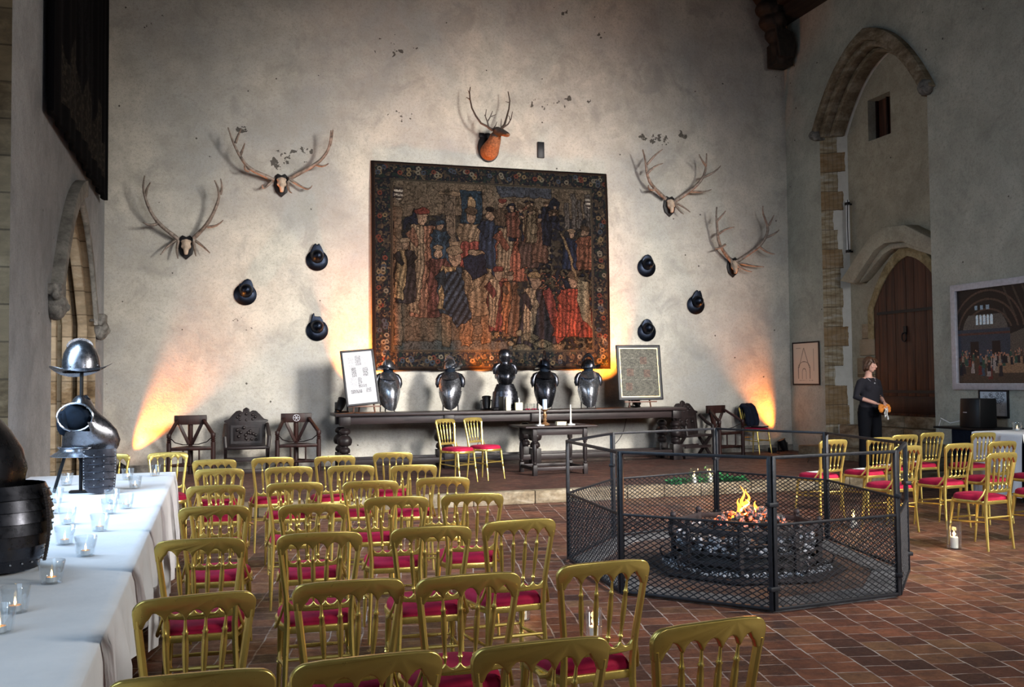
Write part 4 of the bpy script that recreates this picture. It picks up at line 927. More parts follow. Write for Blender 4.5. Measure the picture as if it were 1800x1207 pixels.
b = MB(); b.lathe([(.165, .36), (.15, .345), (.155, .325), (.215, .285)], 30, sx=1.05, sy=.95, caps=False); b.build('waist_flange', 'steel_bright', s, solid=.003)
q = MB()
def TS(u, v):
    a = (u - .5) * 1.7; wv = 1 - .10 * (1 - math.sin(PI * min(1, .25 + v * .8)))
    rc_ = 1 - .25 * max(0, (v - .85) / .15) ** 2 * abs(2 * u - 1) ** 3
    return Vector((.155 + .165 * math.sin(a) * wv * rc_, -.115 - .08 * math.cos(a) - .02 * v, .345 - .345 * v + .004 * (1 - abs(((v * 6) % 1) * 2 - 1)) + .03 * max(0, v - .85) * abs(2 * u - 1) * 4))
q.grid(20, 37, TS); q.build('tasset', 'steel_mid', s, solid=.004, ang=60)
for k in range(1, 6):
    q = MB(); q.grid(18, 2, lambda u, v: TS(.03 + u * .94, k / 6 + v * .012) + Vector((0, -.004 - .004 * v, 0))); q.build('lame_edge', 'steel_dark', s, solid=.003)
q = MB()
for k in range(14):
    for u in (.05, .95): q.ball(TS(u, .06 + k / 14 * .9) + Vector((0, -.003, 0)), .005, 6)
for k in range(6):
    for u in (.36, .62): q.ball(TS(u, .14 + k / 6 * .8) + Vector((0, -.004, 0)), .005, 6)
q.build('rivets', 'rivet', s)
b = MB(); b.tube([(-.02, 0, .30), (.08, -.02, .0)], .012, 8); b.build('stand_leg', 'iron', s)
hb = MB(); hb.lathe([(.138, 0), (.139, .04), (.135, .09), (.120, .15), (.092, .20), (.05, .235), (.001, .25)], 36, sx=1.02, sy=1.06, caps=False); h = hb.build('helmet', 'steel', s, solid=.003, ang=60); h.location = (.0, 0, .955); h.rotation_euler = (math.radians(-6), math.radians(-3), .3)
q = MB(); q.grid(40, 5, lambda u, v: Vector((math.cos(u * 2 * PI) * (.139 + .075 * v * (1 + .28 * abs(math.cos(u * 2 * PI)) ** 6)), math.sin(u * 2 * PI) * (.146 + .05 * v), .004 - .028 * v * (1 - abs(math.cos(u * 2 * PI)) ** 2) + .045 * v * abs(math.cos(u * 2 * PI)) ** 3)), closed_u=True); q.build('helmet_brim', 'steel', h, solid=.003, ang=60)
q = MB(); q.ring([(-.10 * math.cos(t / 10 * PI), .20 + .065 * math.sin(t / 10 * PI)) for t in range(11)], [(-.09 * math.cos(t / 10 * PI), .19 + .055 * math.sin(t / 10 * PI)) for t in range(11)], -.004, .004, lambda u, v, d: Vector((u, d, v)), closed=False); q.build('helmet_comb', 'steel_bright', h)
q = MB()
for k in range(8): a = k / 8 * 2 * PI; q.ball((.142 * math.cos(a), .149 * math.sin(a), .028), .006, 6)
q.build('rivets', 'rivet', h)
# nearer dark armour, mostly cut by the picture's edge
s = thing('suit_of_armour', 'dark riveted armour on the white cloth, cut by the picture edge', 'armour', (-1.0, 4.95, .757), 0, 'armours standing on the white cloth')
b = MB(); b.box((0, 0, .006), (.2, .16, .012)); b.tube([(0, 0, 0), (0, 0, 1.02)], .014, 8); b.build('stand_pole', 'iron', s)
b = MB(); cuirass(b, .20, .225, .50, .2, .16, .0, arm=False, n=36); b.v = [tuple(Matrix.Rotation(math.radians(110), 3, 'Z') @ Vector(p)) for p in b.v]; b.v = [((p[0] * (1.0 - .62 * min(1, max(0, p[2] / .5))) - .03), p[1] * (1 - .4 * p[2] / .5), p[2]) for p in b.v]
o = b.build('cuirass', 'steel_dark', s, solid=.004, ang=60); o.location = (-.03, 0, .36)
for k in range(7):
    t0, t1 = k / 7, (k + 1.12) / 7; zf = lambda t: .395 - .375 * t; rf_ = lambda t: .235 + .055 * math.sin(PI * min(1, t * .82 + .1)) - .03 * t
    b = MB(); b.lathe([(rf_(t0) - .002, zf(t0)), (rf_((t0 + t1) / 2) + .004, zf((t0 + t1) / 2)), (rf_(t1) + .012, zf(t1)), (rf_(t1) + .001, zf(t1) - .001)], 40, sy=.82, caps=False); b.build('tasset_lame', 'steel_dark', s, solid=.002, ang=60)
b = MB()
for k in range(7):
    for j in range(26):
        a = j / 26 * 2 * PI; t0 = (k + .5) / 7; r_ = .235 + .055 * math.sin(PI * min(1, t0 * .82 + .1)) - .03 * t0 + .008
        if k == 6 or j % 5 == 0: b.ball((r_ * math.cos(a), r_ * .82 * math.sin(a), .395 - .375 * t0), .005, 6)
b.build('rivets', 'rivet', s)
b = MB()
for k in range(24): a = -.35 + k * .004; b.box((.262 + .02 * math.sin(PI * k / 24), -.10 - .0 * k, .37 - k * .0135), (.012, .03, .012))
b.build('leather_strap', 'strap', s)
b = MB(); b.lathe([(.138, 0), (.139, .04), (.135, .09), (.120, .15), (.092, .20), (.05, .235), (.001, .25)], 30, caps=False); h = b.build('helmet', 'steel_dark', s, solid=.003, ang=60); h.location = (-.16, 0, 1.02)

# ------------------------------------------------------------------ long oak table, stools, chairs of turned oak
LX0, LX1, LY0, LY1 = 1.86, 8.10, 15.72, 16.52
t = thing('refectory_table', 'very long dark oak table with bulbous turned legs below the tapestry', 'table', ((LX0 + LX1) / 2, (LY0 + LY1) / 2, DZ))
H = TZ - DZ; hx, hy = (LX1 - LX0) / 2, (LY1 - LY0) / 2
b = MB(); b.box((0, 0, H - .025), (2 * hx, 2 * hy, .05)); b.build('tabletop', 'oak_black_h', t, bevel=.008)
for sy in (-1, 1):
    b = MB(); b.box((0, sy * (hy - .1), H - .115), (2 * hx - .3, .04, .13)); b.box((0, sy * (hy - .125), H - .165), (2 * hx - .3, .012, .02)); b.build('apron', 'oak_black_h', t, bevel=.005)
for sx in (-1, 1): b = MB(); b.box((sx * (hx - .16), 0, H - .115), (.04, 2 * hy - .2, .13)); b.build('apron', 'oak_black', t, bevel=.005)
bulb = [(.085, 0), (.085, .13), (.06, .135), (.055, .15), (.085, .165), (.09, .20), (.075, .235), (.055, .25), (.05, .265), (.10, .285), (.118, .33), (.115, .38), (.085, .425), (.06, .44), (.055, .455), (.09, .475), (.095, .51), (.07, .545), (.05, .56)]
for lx in (-hx + .16, -hx / 3 - .2, hx / 3 - .75, hx - .16):
    for sy in (-1, 1):
        b = MB(); b.lathe([(r, z + .14) for r, z in bulb[2:]], 20, (lx, sy * (hy - .12), 0)); b.box((lx, sy * (hy - .12), .14), (.17, .17, .28)); b.box((lx, sy * (hy - .12), H - .12), (.17, .17, .15)); b.build('leg', 'oak_black', t, bevel=.004)
for sy in (-1, 1): b = MB(); b.box((0, sy * (hy - .12), .14), (2 * hx - .3, .09, .09)); b.build('stretcher', 'oak_black_h', t, bevel=.006)
for lx in (-hx + .16, hx - .16): b = MB(); b.box((lx, 0, .14), (.09, 2 * hy - .3, .09)); b.build('stretcher', 'oak_black', t, bevel=.006)

t = thing('side_table', 'small dark joined oak table on the dais holding the candlestick', 'table', (5.06, 14.33, DZ)); H2 = .75
b = MB(); b.box((0, 0, H2 - .014), (1.16, .88, .028)); b.build('tabletop', 'oak_black_h', t, bevel=.005)
for sx in (-1, 1):
    for sy in (-1, 1):
        lx, ly = sx * .41, sy * .33
        b = MB(); b.box((lx, ly, .08), (.065, .065, .16)); b.lathe([(.02, .16), (.033, .18), (.02, .20), (.032, .24), (.036, .38), (.03, .46), (.02, .48), (.032, .5), (.02, .52)], 14, (lx, ly, 0)); b.box((lx, ly, .62), (.065, .065, .21)); b.build('leg', 'oak_black', t, bevel=.003)
    b = MB(); b.box((sx * .41, 0, .1), (.04, .66, .05)); b.build('stretcher', 'oak_black', t, bevel=.003)
    b = MB(); b.box((sx * .41, 0, .66), (.03, .66, .1)); b.build('apron', 'oak_black', t, bevel=.003)
for sy in (-1, 1):
    b = MB(); b.box((0, sy * .33, .1), (.82, .04, .05)); b.build('stretcher', 'oak_black_h', t, bevel=.003)
    b = MB(); b.box((0, sy * .33, .66), (.82, .03, .1)); b.build('apron', 'oak_black_h', t, bevel=.003)
STZ = DZ + .75
def taper_candle(x, y, label):
    t = thing('taper_candle', label, 'candle', (x, y, STZ), 0, 'white taper candles on the small table')
    b = MB(); b.box((0, 0, .008), (.11, .11, .016)); b.lathe([(.02, .016), (.016, .045)], 12); b.build('holder', 'paper', t, bevel=.003)
    b = MB(); b.lathe([(.0125, .03), (.0105, .30), (.005, .315)], 12); b.build('candle_stick', 'wax', t)
taper_candle(4.78, 14.12, 'white taper candle on the small table, on the side towards the gold chair pair'); taper_candle(5.30, 14.16, 'white taper candle on the small table beside the flat box')
t = thing('brass_candlestick', 'turned brass candlestick at the middle of the small table', 'candlestick', (4.93, 14.32, STZ))
b = MB(); b.lathe([(.075, 0), (.078, .012), (.05, .03), (.025, .05), (.035, .075), (.022, .10), (.032, .13), (.036, .15), (.02, .18), (.018, .21), (.06, .235), (.062, .245), (.01, .245)], 20); b.build('stem', 'brass', t)
t = thing('pillar_candle', 'pale blue pillar candle on the brass candlestick', 'candle', (4.93, 14.32, STZ + .245)); b = MB(); b.lathe([(.036, 0), (.036, .15), (.033, .155), (.02, .15), (.001, .15)], 20); b.build('wax', 'wax_blue', t); b = MB(); b.tube([(0, 0, .148), (0, 0, .17)], .002, 5); b.build('wick', 'iron', t)
b = MB(); b.box((5.14, 14.18, STZ + .018), (.15, .10, .036)); b.box((5.145, 14.185, STZ + .045), (.155, .10, .018)); tag(b.build('small_box', 'cardboard', bevel=.003), 'flat pale box between the white taper candles on the small table', 'box')
# on the long table near the black armour
t = thing('tissue_box', 'cube tissue box on the long oak table beside the glasses', 'box', (4.99, 15.87, TZ), -.15)
b = MB(); b.box((0, 0, .065), (.125, .125, .13)); b.build('carton', 'cardboard', t, bevel=.003)
b = MB(); b.tube([(0, 0, .12), (.01, 0, .17), (.0, .01, .205), (.02, 0, .22)], [.035, .04, .022, .004], 7, flat=.4); b.build('tissue', 'paper', t)
b = MB(); b.box((0, 0, .12), (.012, .20, .24)); o = b.build('card_box', 'black_plastic', bevel=.002); o.location = (4.68, 15.85, TZ); o.rotation_euler = (0, 0, .15)
o['label'] = 'black upright folder leaning by the tall armour skirt'; o['category'] = 'folder'
b = MB(); b.box((0, 0, .115), (.085, .05, .23)); o = b.build('carton_box', 'cardboard', bevel=.002); o.location = (4.79, 15.83, TZ); tag(o, 'tall narrow pale carton before the black armour', 'box')
for i, x in enumerate((5.13, 5.19, 5.25, 5.31)):
    t = thing('drinking_glass', 'clear glass with a little red left, %s from the tissue box' % ('first', 'second', 'third', 'fourth')[i], 'glass', (x, 15.88 + .03 * (i % 2), TZ), 0, 'drinking glasses on the long oak table')
    b = MB(); b.lathe([(.001, .004), (.022, .004), (.026, .11), (.0275, .11), (.024, 0), (.001, 0)], 16, caps=False); b.build('tumbler', 'glass', t, ang=60)
    b = MB(); b.lathe([(.001, .005), (.021, .005), (.022, .022), (.001, .022)], 14); b.build('red_drink', 'velvet', t)

# triangular turned chairs
def turned_chair(x, y, rz, label, star=False):
    t = thing('turned_oak_chair', label, 'chair', (x, y, DZ), rz, 'three-legged turned oak chairs')
    for sx in (-1, 1):
        b = MB(); b.lathe([(.036, 0), (.036, .52), (.026, .53), (.038, .545), (.026, .56), (.038, .575), (.026, .59), (.036, .605), (.036, .66), (.03, .67)], 12, (sx * .33, -.20, 0)); b.build('front_post', 'oak_red', t)
        b = MB(); b.bar((sx * .33, -.20, .64), (sx * .2, .14, .86), .05, .04); b.build('arm', 'oak_red', t, bevel=.006)
        b = MB(); b.bar((sx * .02, .20, .47), (sx * .17, .155, .80), .035, .05); b.build('brace', 'oak_red', t, bevel=.005)
        b = MB(); b.tube([(sx * .31, -.19, .60), (sx * .24, -.05, .52), (sx * .12, .1, .475), (sx * .03, .19, .47)], .008, 6); b.build('curved_rod', 'oak_black', t)
        b = MB(); b.tube([(sx * .31, -.2, .17), (sx * .02, .2, .17)], .02, 8); b.build('stretcher', 'oak_red', t)
        b = MB(); b.tube([(sx * .12, -.2, .17), (sx * .12, -.2, .42)], .014, 8); b.build('spindle', 'oak_red', t)
    b = MB(); b.lathe([(.042, 0), (.042, .44), (.03, .46), (.045, .48), (.03, .50), (.04, .52), (.04, .8)], 12, (0, .22, 0)); b.build('rear_post', 'oak_red', t)
    b = MB(); b.box((0, .17, .865), (.50, .06, .15)); b.build('back_board', 'oak_red', t, bevel=.008)
    b = MB(); b.prism([(-.33, -.22), (.33, -.22), (.06, .24), (-.06, .24)], .415, .45, XY(0)); b.build('seat', 'oak_red', t, bevel=.006)
    b = MB(); b.tube([(-.31, -.2, .17), (.31, -.2, .17)], .022, 8); b.build('stretcher', 'oak_red', t)
    b = MB(); b.tube([(-.31, -.2, .42), (.31, -.2, .42)], .022, 8); b.build('seat_rail', 'oak_red', t)
    if star:
        b = MB(); b.tube([(.055 * math.cos(k / 12 * 2 * PI), .138, .865 + .055 * math.sin(k / 12 * 2 * PI)) for k in range(13)], .004, 5)
        for k in range(6): a = k * PI / 3; b.tube([(0, .138, .865), (.05 * math.cos(a), .138, .865 + .05 * math.sin(a))], .004, 5)
        b.build('carved_rosette', 'silver_frame', t)
turned_chair(-.36, 16.25, .05, 'turned oak chair beside the orange light beam, plain back board')
turned_chair(1.30, 16.3, .0, 'turned oak chair beside the end of the long table, rosette on its board', True)
turned_chair(9.20, 16.38, .35, 'turned oak chair standing behind the fire guard, next to the corner chair')
def carved_chair(x, y, rz, label):
    t = thing('carved_oak_chair', label, 'chair', (x, y, DZ), rz, 'carved folding oak chairs')
    prof = [(-.30, .36), (-.31, .80), (-.35, .81), (-.35, .84), (-.28, .86), (-.22, .93), (-.16, .99), (-.10, 1.0), (-.055, .97), (-.05, 1.02), (0, 1.05), (.05, 1.02), (.055, .97), (.10, 1.0), (.16, .99), (.22, .93), (.28, .86), (.35, .84), (.35, .81), (.31, .80), (.30, .36)]
    b = MB(); b.prism(prof, .12, .165, lambda u, v, d: Vector((u, d + (v - .4) * .14, v))); b.build('back_panel', 'oak_black', t, bevel=.008)
    q = MB(); q.ring([(-.25, .46), (-.25, .76), (.25, .76), (.25, .46)], [(-.21, .50), (-.21, .72), (.21, .72), (.21, .50)], .105, .125, lambda u, v, d: Vector((u, d + (v - .4) * .14, v)))
    for k in range(14): q.ball((R_.uniform(-.19, .19), .118 + .025, R_.uniform(.5, .72)), .028, 7)
    for k in range(8): a = k / 8 * 2 * PI; q.ball((.13 * math.cos(a) * 1.1, .125 + .065, .89 + .05 * math.sin(a)), .025, 7)
    q.build('carving', 'oak_black', t)
    for sx in (-1, 1):
        for dx, nm in ((1, 'leg'), (-1, 'leg')):
            b = MB(); b.bar((sx * .33, .18 * dx, .0), (sx * .33, -.18 * dx, .42), .05, .045); b.build(nm, 'oak_black', t, bevel=.006)
        b = MB(); b.tube([(sx * .33, -.22, .42), (sx * .345, -.20, .58), (sx * .345, -.05, .64), (sx * .33, .12, .78)], [.03, .035, .035, .028], 8); b.build('arm', 'oak_black', t)
    b = MB(); b.box((0, 0, .41), (.72, .42, .04)); b.build('seat', 'oak_black_h', t, bevel=.006)
    for sy in (-.16, .16): b = MB(); b.box((0, sy, .21), (.66, .04, .05)); b.build('stretcher', 'oak_black_h', t, bevel=.005)
    b = MB(); b.box((0, -.2, .03), (.78, .07, .06)); b.build('foot_rail', 'oak_black_h', t, bevel=.005)
carved_chair(.50, 16.35, 0, 'black carved oak chair with scrolled crest between the turned chairs')
carved_chair(8.42, 16.15, .30, 'black carved oak chair with crossed legs beside the long table end')

# ------------------------------------------------------------------ pictures
def newsprint(nx, ny, seed=1):
    r = np.random.RandomState(seed); im = np.full((ny, nx, 3), 182.) + r.uniform(-6, 6, (ny, nx, 1)); im[..., 2] += 4
    def blk(x0, y0, x1, y1, d, kind='text'):
        a, b, c, e = int(x0 * nx), int(x1 * nx), int(y0 * ny), int(y1 * ny)
        n = r.uniform(0, 1, (e - c, b - a, 1))
        if kind == 'text': rows = ((np.arange(c, e) % 2) == 0)[:, None, None]; im[c:e, a:b] -= d * rows * (n > .3)
        else: im[c:e, a:b] -= d * (n > .35) * r.uniform(.4, 1, (e - c, b - a, 1))
    for x0, y0, x1, y1, d, k in ((.16, .78, .38, .9, 50, 'text'), (.40, .74, .60, .93, 90, 'img'), (.62, .74, .86, .92, 40, 'text'), (.16, .66, .38, .76, 45, 'text'), (.24, .52, .40, .70, 120, 'img'), (.42, .50, .58, .70, 40, 'text'), (.62, .52, .80, .69, 115, 'img'),
                             (.16, .34, .38, .50, 55, 'text'), (.42, .38, .56, .50, 120, 'img'), (.42, .31, .70, .37, 130, 'img'), (.60, .38, .84, .5, 38, 'text'), (.14, .2, .52, .27, 150, 'img'), (.66, .2, .84, .29, 110, 'img'), (.16, .28, .4, .33, 40, 'text')): blk(x0, y0, x1, y1, d, k)
    return im
def mapimg(nx, ny):
    r = np.random.RandomState(4); im = np.zeros((ny, nx, 3)); yy, xx = np.mgrid[0:ny, 0:nx]
    n = r.uniform(-1, 1, (ny, nx)); cell = ((xx * 7 // nx) * 13 + (yy * 9 // ny) * 7) % 11
    cell = cell * .5 + 5 * np.sin(xx * .31 + 3 * np.sin(yy * .21)) * np.cos(yy * .27); base = 70 + cell * 1.8 + 26 * n
    im[..., 0] = base; im[..., 1] = base * .97; im[..., 2] = base * .86
    for (cx, cy) in ((.25, .5), (.7, .48), (.62, .75), (.2, .2)): mk = (abs(xx / nx - cx) < .09) & (abs(yy / ny - cy) < .08); im[mk] *= (1.06, .88, .86)
    for k in (.35, .62, .8): im[int(k * ny) % ny] += 25
    return im
def drawing(nx, ny):
    r = np.random.RandomState(5); im = np.full((ny, nx, 3), (222., 200., 178.)); yy, xx = np.mgrid[0:ny, 0:nx]; u, v = xx / nx, yy / ny
    def ln(m_): im[m_] = (130, 112, 98)
    th = .011
    for s in (-1, 1): ln((abs((u - .42) - s * (.88 - v) * .42) < th) & (v > .38) & (v < .88)); ln((abs(u - .42 - s * .23) < th) & (v > .12) & (v < .4))
    rr_ = np.sqrt(((u - .42) / .23) ** 2 + ((v - .38) / .16) ** 2); ln((abs(rr_ - 1) < .05) & (v > .38)); rr_ = np.sqrt(((u - .42) / .08) ** 2 + ((v - .25) / .12) ** 2); ln((abs(rr_ - 1) < .09) & (v > .25)); ln((abs(abs(u - .42) - .08) < th) & (v > .1) & (v < .25))
    ln((abs(v - .88) < .006) & (u > .1) & (u < .3)); ln((abs(u - .8) < .007) & (v > .3) & (v < .85)); ln((abs(v - .08) < .006) & (u > .2) & (u < .8) & (r.uniform(0, 1, (ny, nx)) > .4))
    return im
def keysheet(nx, ny):
    r = np.random.RandomState(6); im = np.full((ny, nx, 3), (196., 205., 215.)); yy, xx = np.mgrid[0:ny, 0:nx]; u, v = xx / nx, yy / ny
    for k in range(46):
        cx, cy, a = r.uniform(.1, .9), r.uniform(.5, .92), r.uniform(.02, .05); q = np.sqrt(((u - cx) / a) ** 2 + ((v - cy) / (a * 1.3)) ** 2); im[abs(q - 1) < .22] = (110, 116, 126)
    for c in (.2, .5, .8): im[(v < .42) & (v > .12) & (abs(u - c) < .12) & ((yy % 3) == 0) & (r.uniform(0, 1, (ny, nx)) > .35)] = (120, 126, 135)
    return im
def framed(name, W, H, fw, depth, img, mat, framemat, Mw, label, cat='picture', liner=None, glass=False):
    t = thing(name, label, cat); t.matrix_world = Mw
    q = MB(); o_ = [(-W / 2, 0), (W / 2, 0), (W / 2, H), (-W / 2, H)]; i_ = [(-W / 2 + fw, fw), (W / 2 - fw, fw), (W / 2 - fw, H - fw), (-W / 2 + fw, H - fw)]
    q.ring(o_, i_, 0, -depth, lambda u, v, d: Vector((u, d, v))); q.build('frame', framemat, t, bevel=min(.006, fw / 4))
    q = MB(); q.box((0, -.006, H / 2), (W - fw, .010, H - fw)); q.build('backing', 'oak_black', t, smooth=False)
    if liner:
        q = MB(); k = fw; o_ = i_; i2 = [(-W / 2 + k + liner[1], k + liner[1]), (W / 2 - k - liner[1], k + liner[1]), (W / 2 - k - liner[1], H - k - liner[1]), (-W / 2 + k + liner[1], H - k - liner[1])]
        q.ring(o_, i2, -.01, -depth * .7, lambda u, v, d: Vector((u, d, v))); q.build('inner_edge', liner[0], t); fw += liner[1]
    painting('picture_sheet', W - 2 * fw, H - 2 * fw, img, mat, t, Matrix.Translation((0, -.013, fw)))
    return t
BW = lambda x, y, z, rx=0, rz=0, ry=0: Matrix.Translation((x, y, z)) @ Matrix.Rotation(rz, 4, 'Z') @ Matrix.Rotation(rx, 4, 'X') @ Matrix.Rotation(ry, 4, 'Y')
def easel(x, y, z, w_, label, rz=0, h=.9):
    t = thing('table_easel', label, 'easel', (x, y, z), rz, 'small table easels on the long oak table')
    b = MB(); b.box((0, -.03, .10), (w_, .05, .022)); b.build('ledge', 'easel', t, bevel=.003)
    for sx in (-1, 1): b = MB(); b.bar((sx * w_ * .33, -.02, 0), (sx * w_ * .20, .12, h * .75), .022, .022); b.build('leg', 'easel', t, bevel=.003)
    b = MB(); b.bar((0, .36, 0), (0, .10, h * .7), .022, .022); b.build('rear_leg', 'easel', t, bevel=.003)
easel(2.36, 16.02, TZ + .006, .55, 'reddish wooden easel under the framed newspaper sheet', .10); easel(7.33, 16.02, TZ + .006, .62, 'reddish wooden easel under the dark framed map', -.05)
framed('framed_newspaper', .565, .93, .035, .03, newsprint(110, 190), 'printed', 'frame_black', BW(2.34, 15.955, TZ + .125, -.16, .10, -.085), 'black framed sheet of old newspaper cuttings tilted on an easel')
framed('framed_map', .85, 1.0, .055, .035, mapimg(110, 130), 'printed', 'frame_black', BW(7.32, 15.955, TZ + .135, -.13, -.05, .0), 'black framed dark map with gold inner edge on an easel', liner=('gold_line', .014))
RW = lambda y, z: Matrix.Translation((XR - .004, y, z)) @ Matrix.Rotation(PI / 2 * -1, 4, 'Z')
framed('framed_drawing', .90, .85, .028, .025, drawing(70, 90), 'printed', 'oak_red', RW(16.44, 1.465), 'small brown framed line drawing of an arch near the room corner')
framed('framed_key_sheet', .58, .42, .03, .025, keysheet(90, 66), 'printed', 'frame_black', RW(11.68, .985), 'small black framed name sheet under the big painting')
def hallpic(nx=250, ny=170):
    r = np.random.RandomState(8); yy, xx = np.mgrid[0:ny, 0:nx]; u = xx / nx * 1.42; v = yy / ny
    im = np.zeros((ny, nx, 3)); im[:] = (22, 20, 20)
    n = r.uniform(-1, 1, (ny, nx, 1))
    rf_ = (v > .6); im[rf_] = (20, 16, 15); rib = (np.sin((u * 60 + v * 25)) > .75) & rf_ & (u > .55) & (v > .95 - .55 * abs(u - 1.2)); im[rib] = (50, 42, 38)
    for R0, c in ((.30, .46), (.36, .5), (.42, .53)): q = np.sqrt((u - .36) ** 2 + ((v - c) * .95) ** 2); im[(abs(q - R0) < .010) & (v > .58)] = (62, 48, 42)
    wl_ = (v < .72) & (v > .56) & (np.sqrt((u - .33) ** 2 + (v - .53) ** 2) < .27); im[wl_] = (70, 66, 62)
    sc_ = (v < .565) & (v > .28) & (u < .62); im[sc_] = (40, 46, 56); im[sc_ & (abs(v - .52) < .012)] = (62, 40, 36)
    for cx in (.20, .46): im[(abs(u - cx) < .05) & (v < .44) & (v > .27)] = (20, 16, 18)
    for k in range(5): cx = .24 + .043 * k; im[(abs(u - cx) < .015) & (v > .615) & (v < .70 + .02 * np.cos((u - cx) * 90))] = (170, 190, 205)
    for cx in (.23, .3, .37): im[(abs(u - cx) < .018) & (v > .775) & (v < .82)] = (110, 128, 140)
    rw = (u > .62) & (v < .50 + (u - .62) * .32) & (v > .25); im[rw] = (66, 60, 54)
    q = (abs(u - .86) < .045) & (v > .34) & (v < .64 - abs(u - .86) * 1.0); im[q] = (120, 126, 128); im[(abs(u - .86) < .028) & (v > .35) & (v < .60)] = (175, 188, 195); im[(abs(u - .86) < .004) & q] = (60, 55, 50); im[(abs(v - .47) < .006) & q] = (60, 55, 50)
    for cx in (1.06, 1.25): im[(abs(u - cx) < .035) & (v > .36) & (v < .66)] = (140, 150, 152)
    g_ = v < .27; im[g_] = (58, 46, 38); im[g_ & (abs(u - .62 - v * .2) < .18) & (v > .1)] = (108, 84, 64)
    pal = [(30, 26, 30), (80, 34, 30), (46, 58, 70), (110, 96, 84), (24, 24, 30), (60, 44, 34), (36, 60, 50), (120, 110, 105), (20, 20, 24)]
    for k in range(190):
        y0 = r.uniform(.02, .27) ; 
        if k > 60: y0 = r.uniform(.17, .29)
        s = .05 + (.30 - y0) * .28; cx = r.uniform(.0, 1.42); c = np.array(pal[r.randint(len(pal))])
        if .52 < cx < .75 and y0 < .16: continue
        m_ = (abs(u - cx) < s * .22 * (1 - .35 * (v - y0) / s)) & (v > y0) & (v < y0 + s); im[m_] = c
        m_ = ((u - cx) ** 2 + (v - y0 - s * 1.08) ** 2 < (s * .13) ** 2); im[m_] = (130, 92, 74)
    im *= (1 + .2 * n) * 1.35; return np.clip(im, 0, 255)
framed('large_painting', 2.55, 1.63, .10, .06, hallpic(), 'oil', 'silver_frame', RW(12.46 - 1.275, 1.40), 'large silver framed painting of a crowd in a raftered hall')

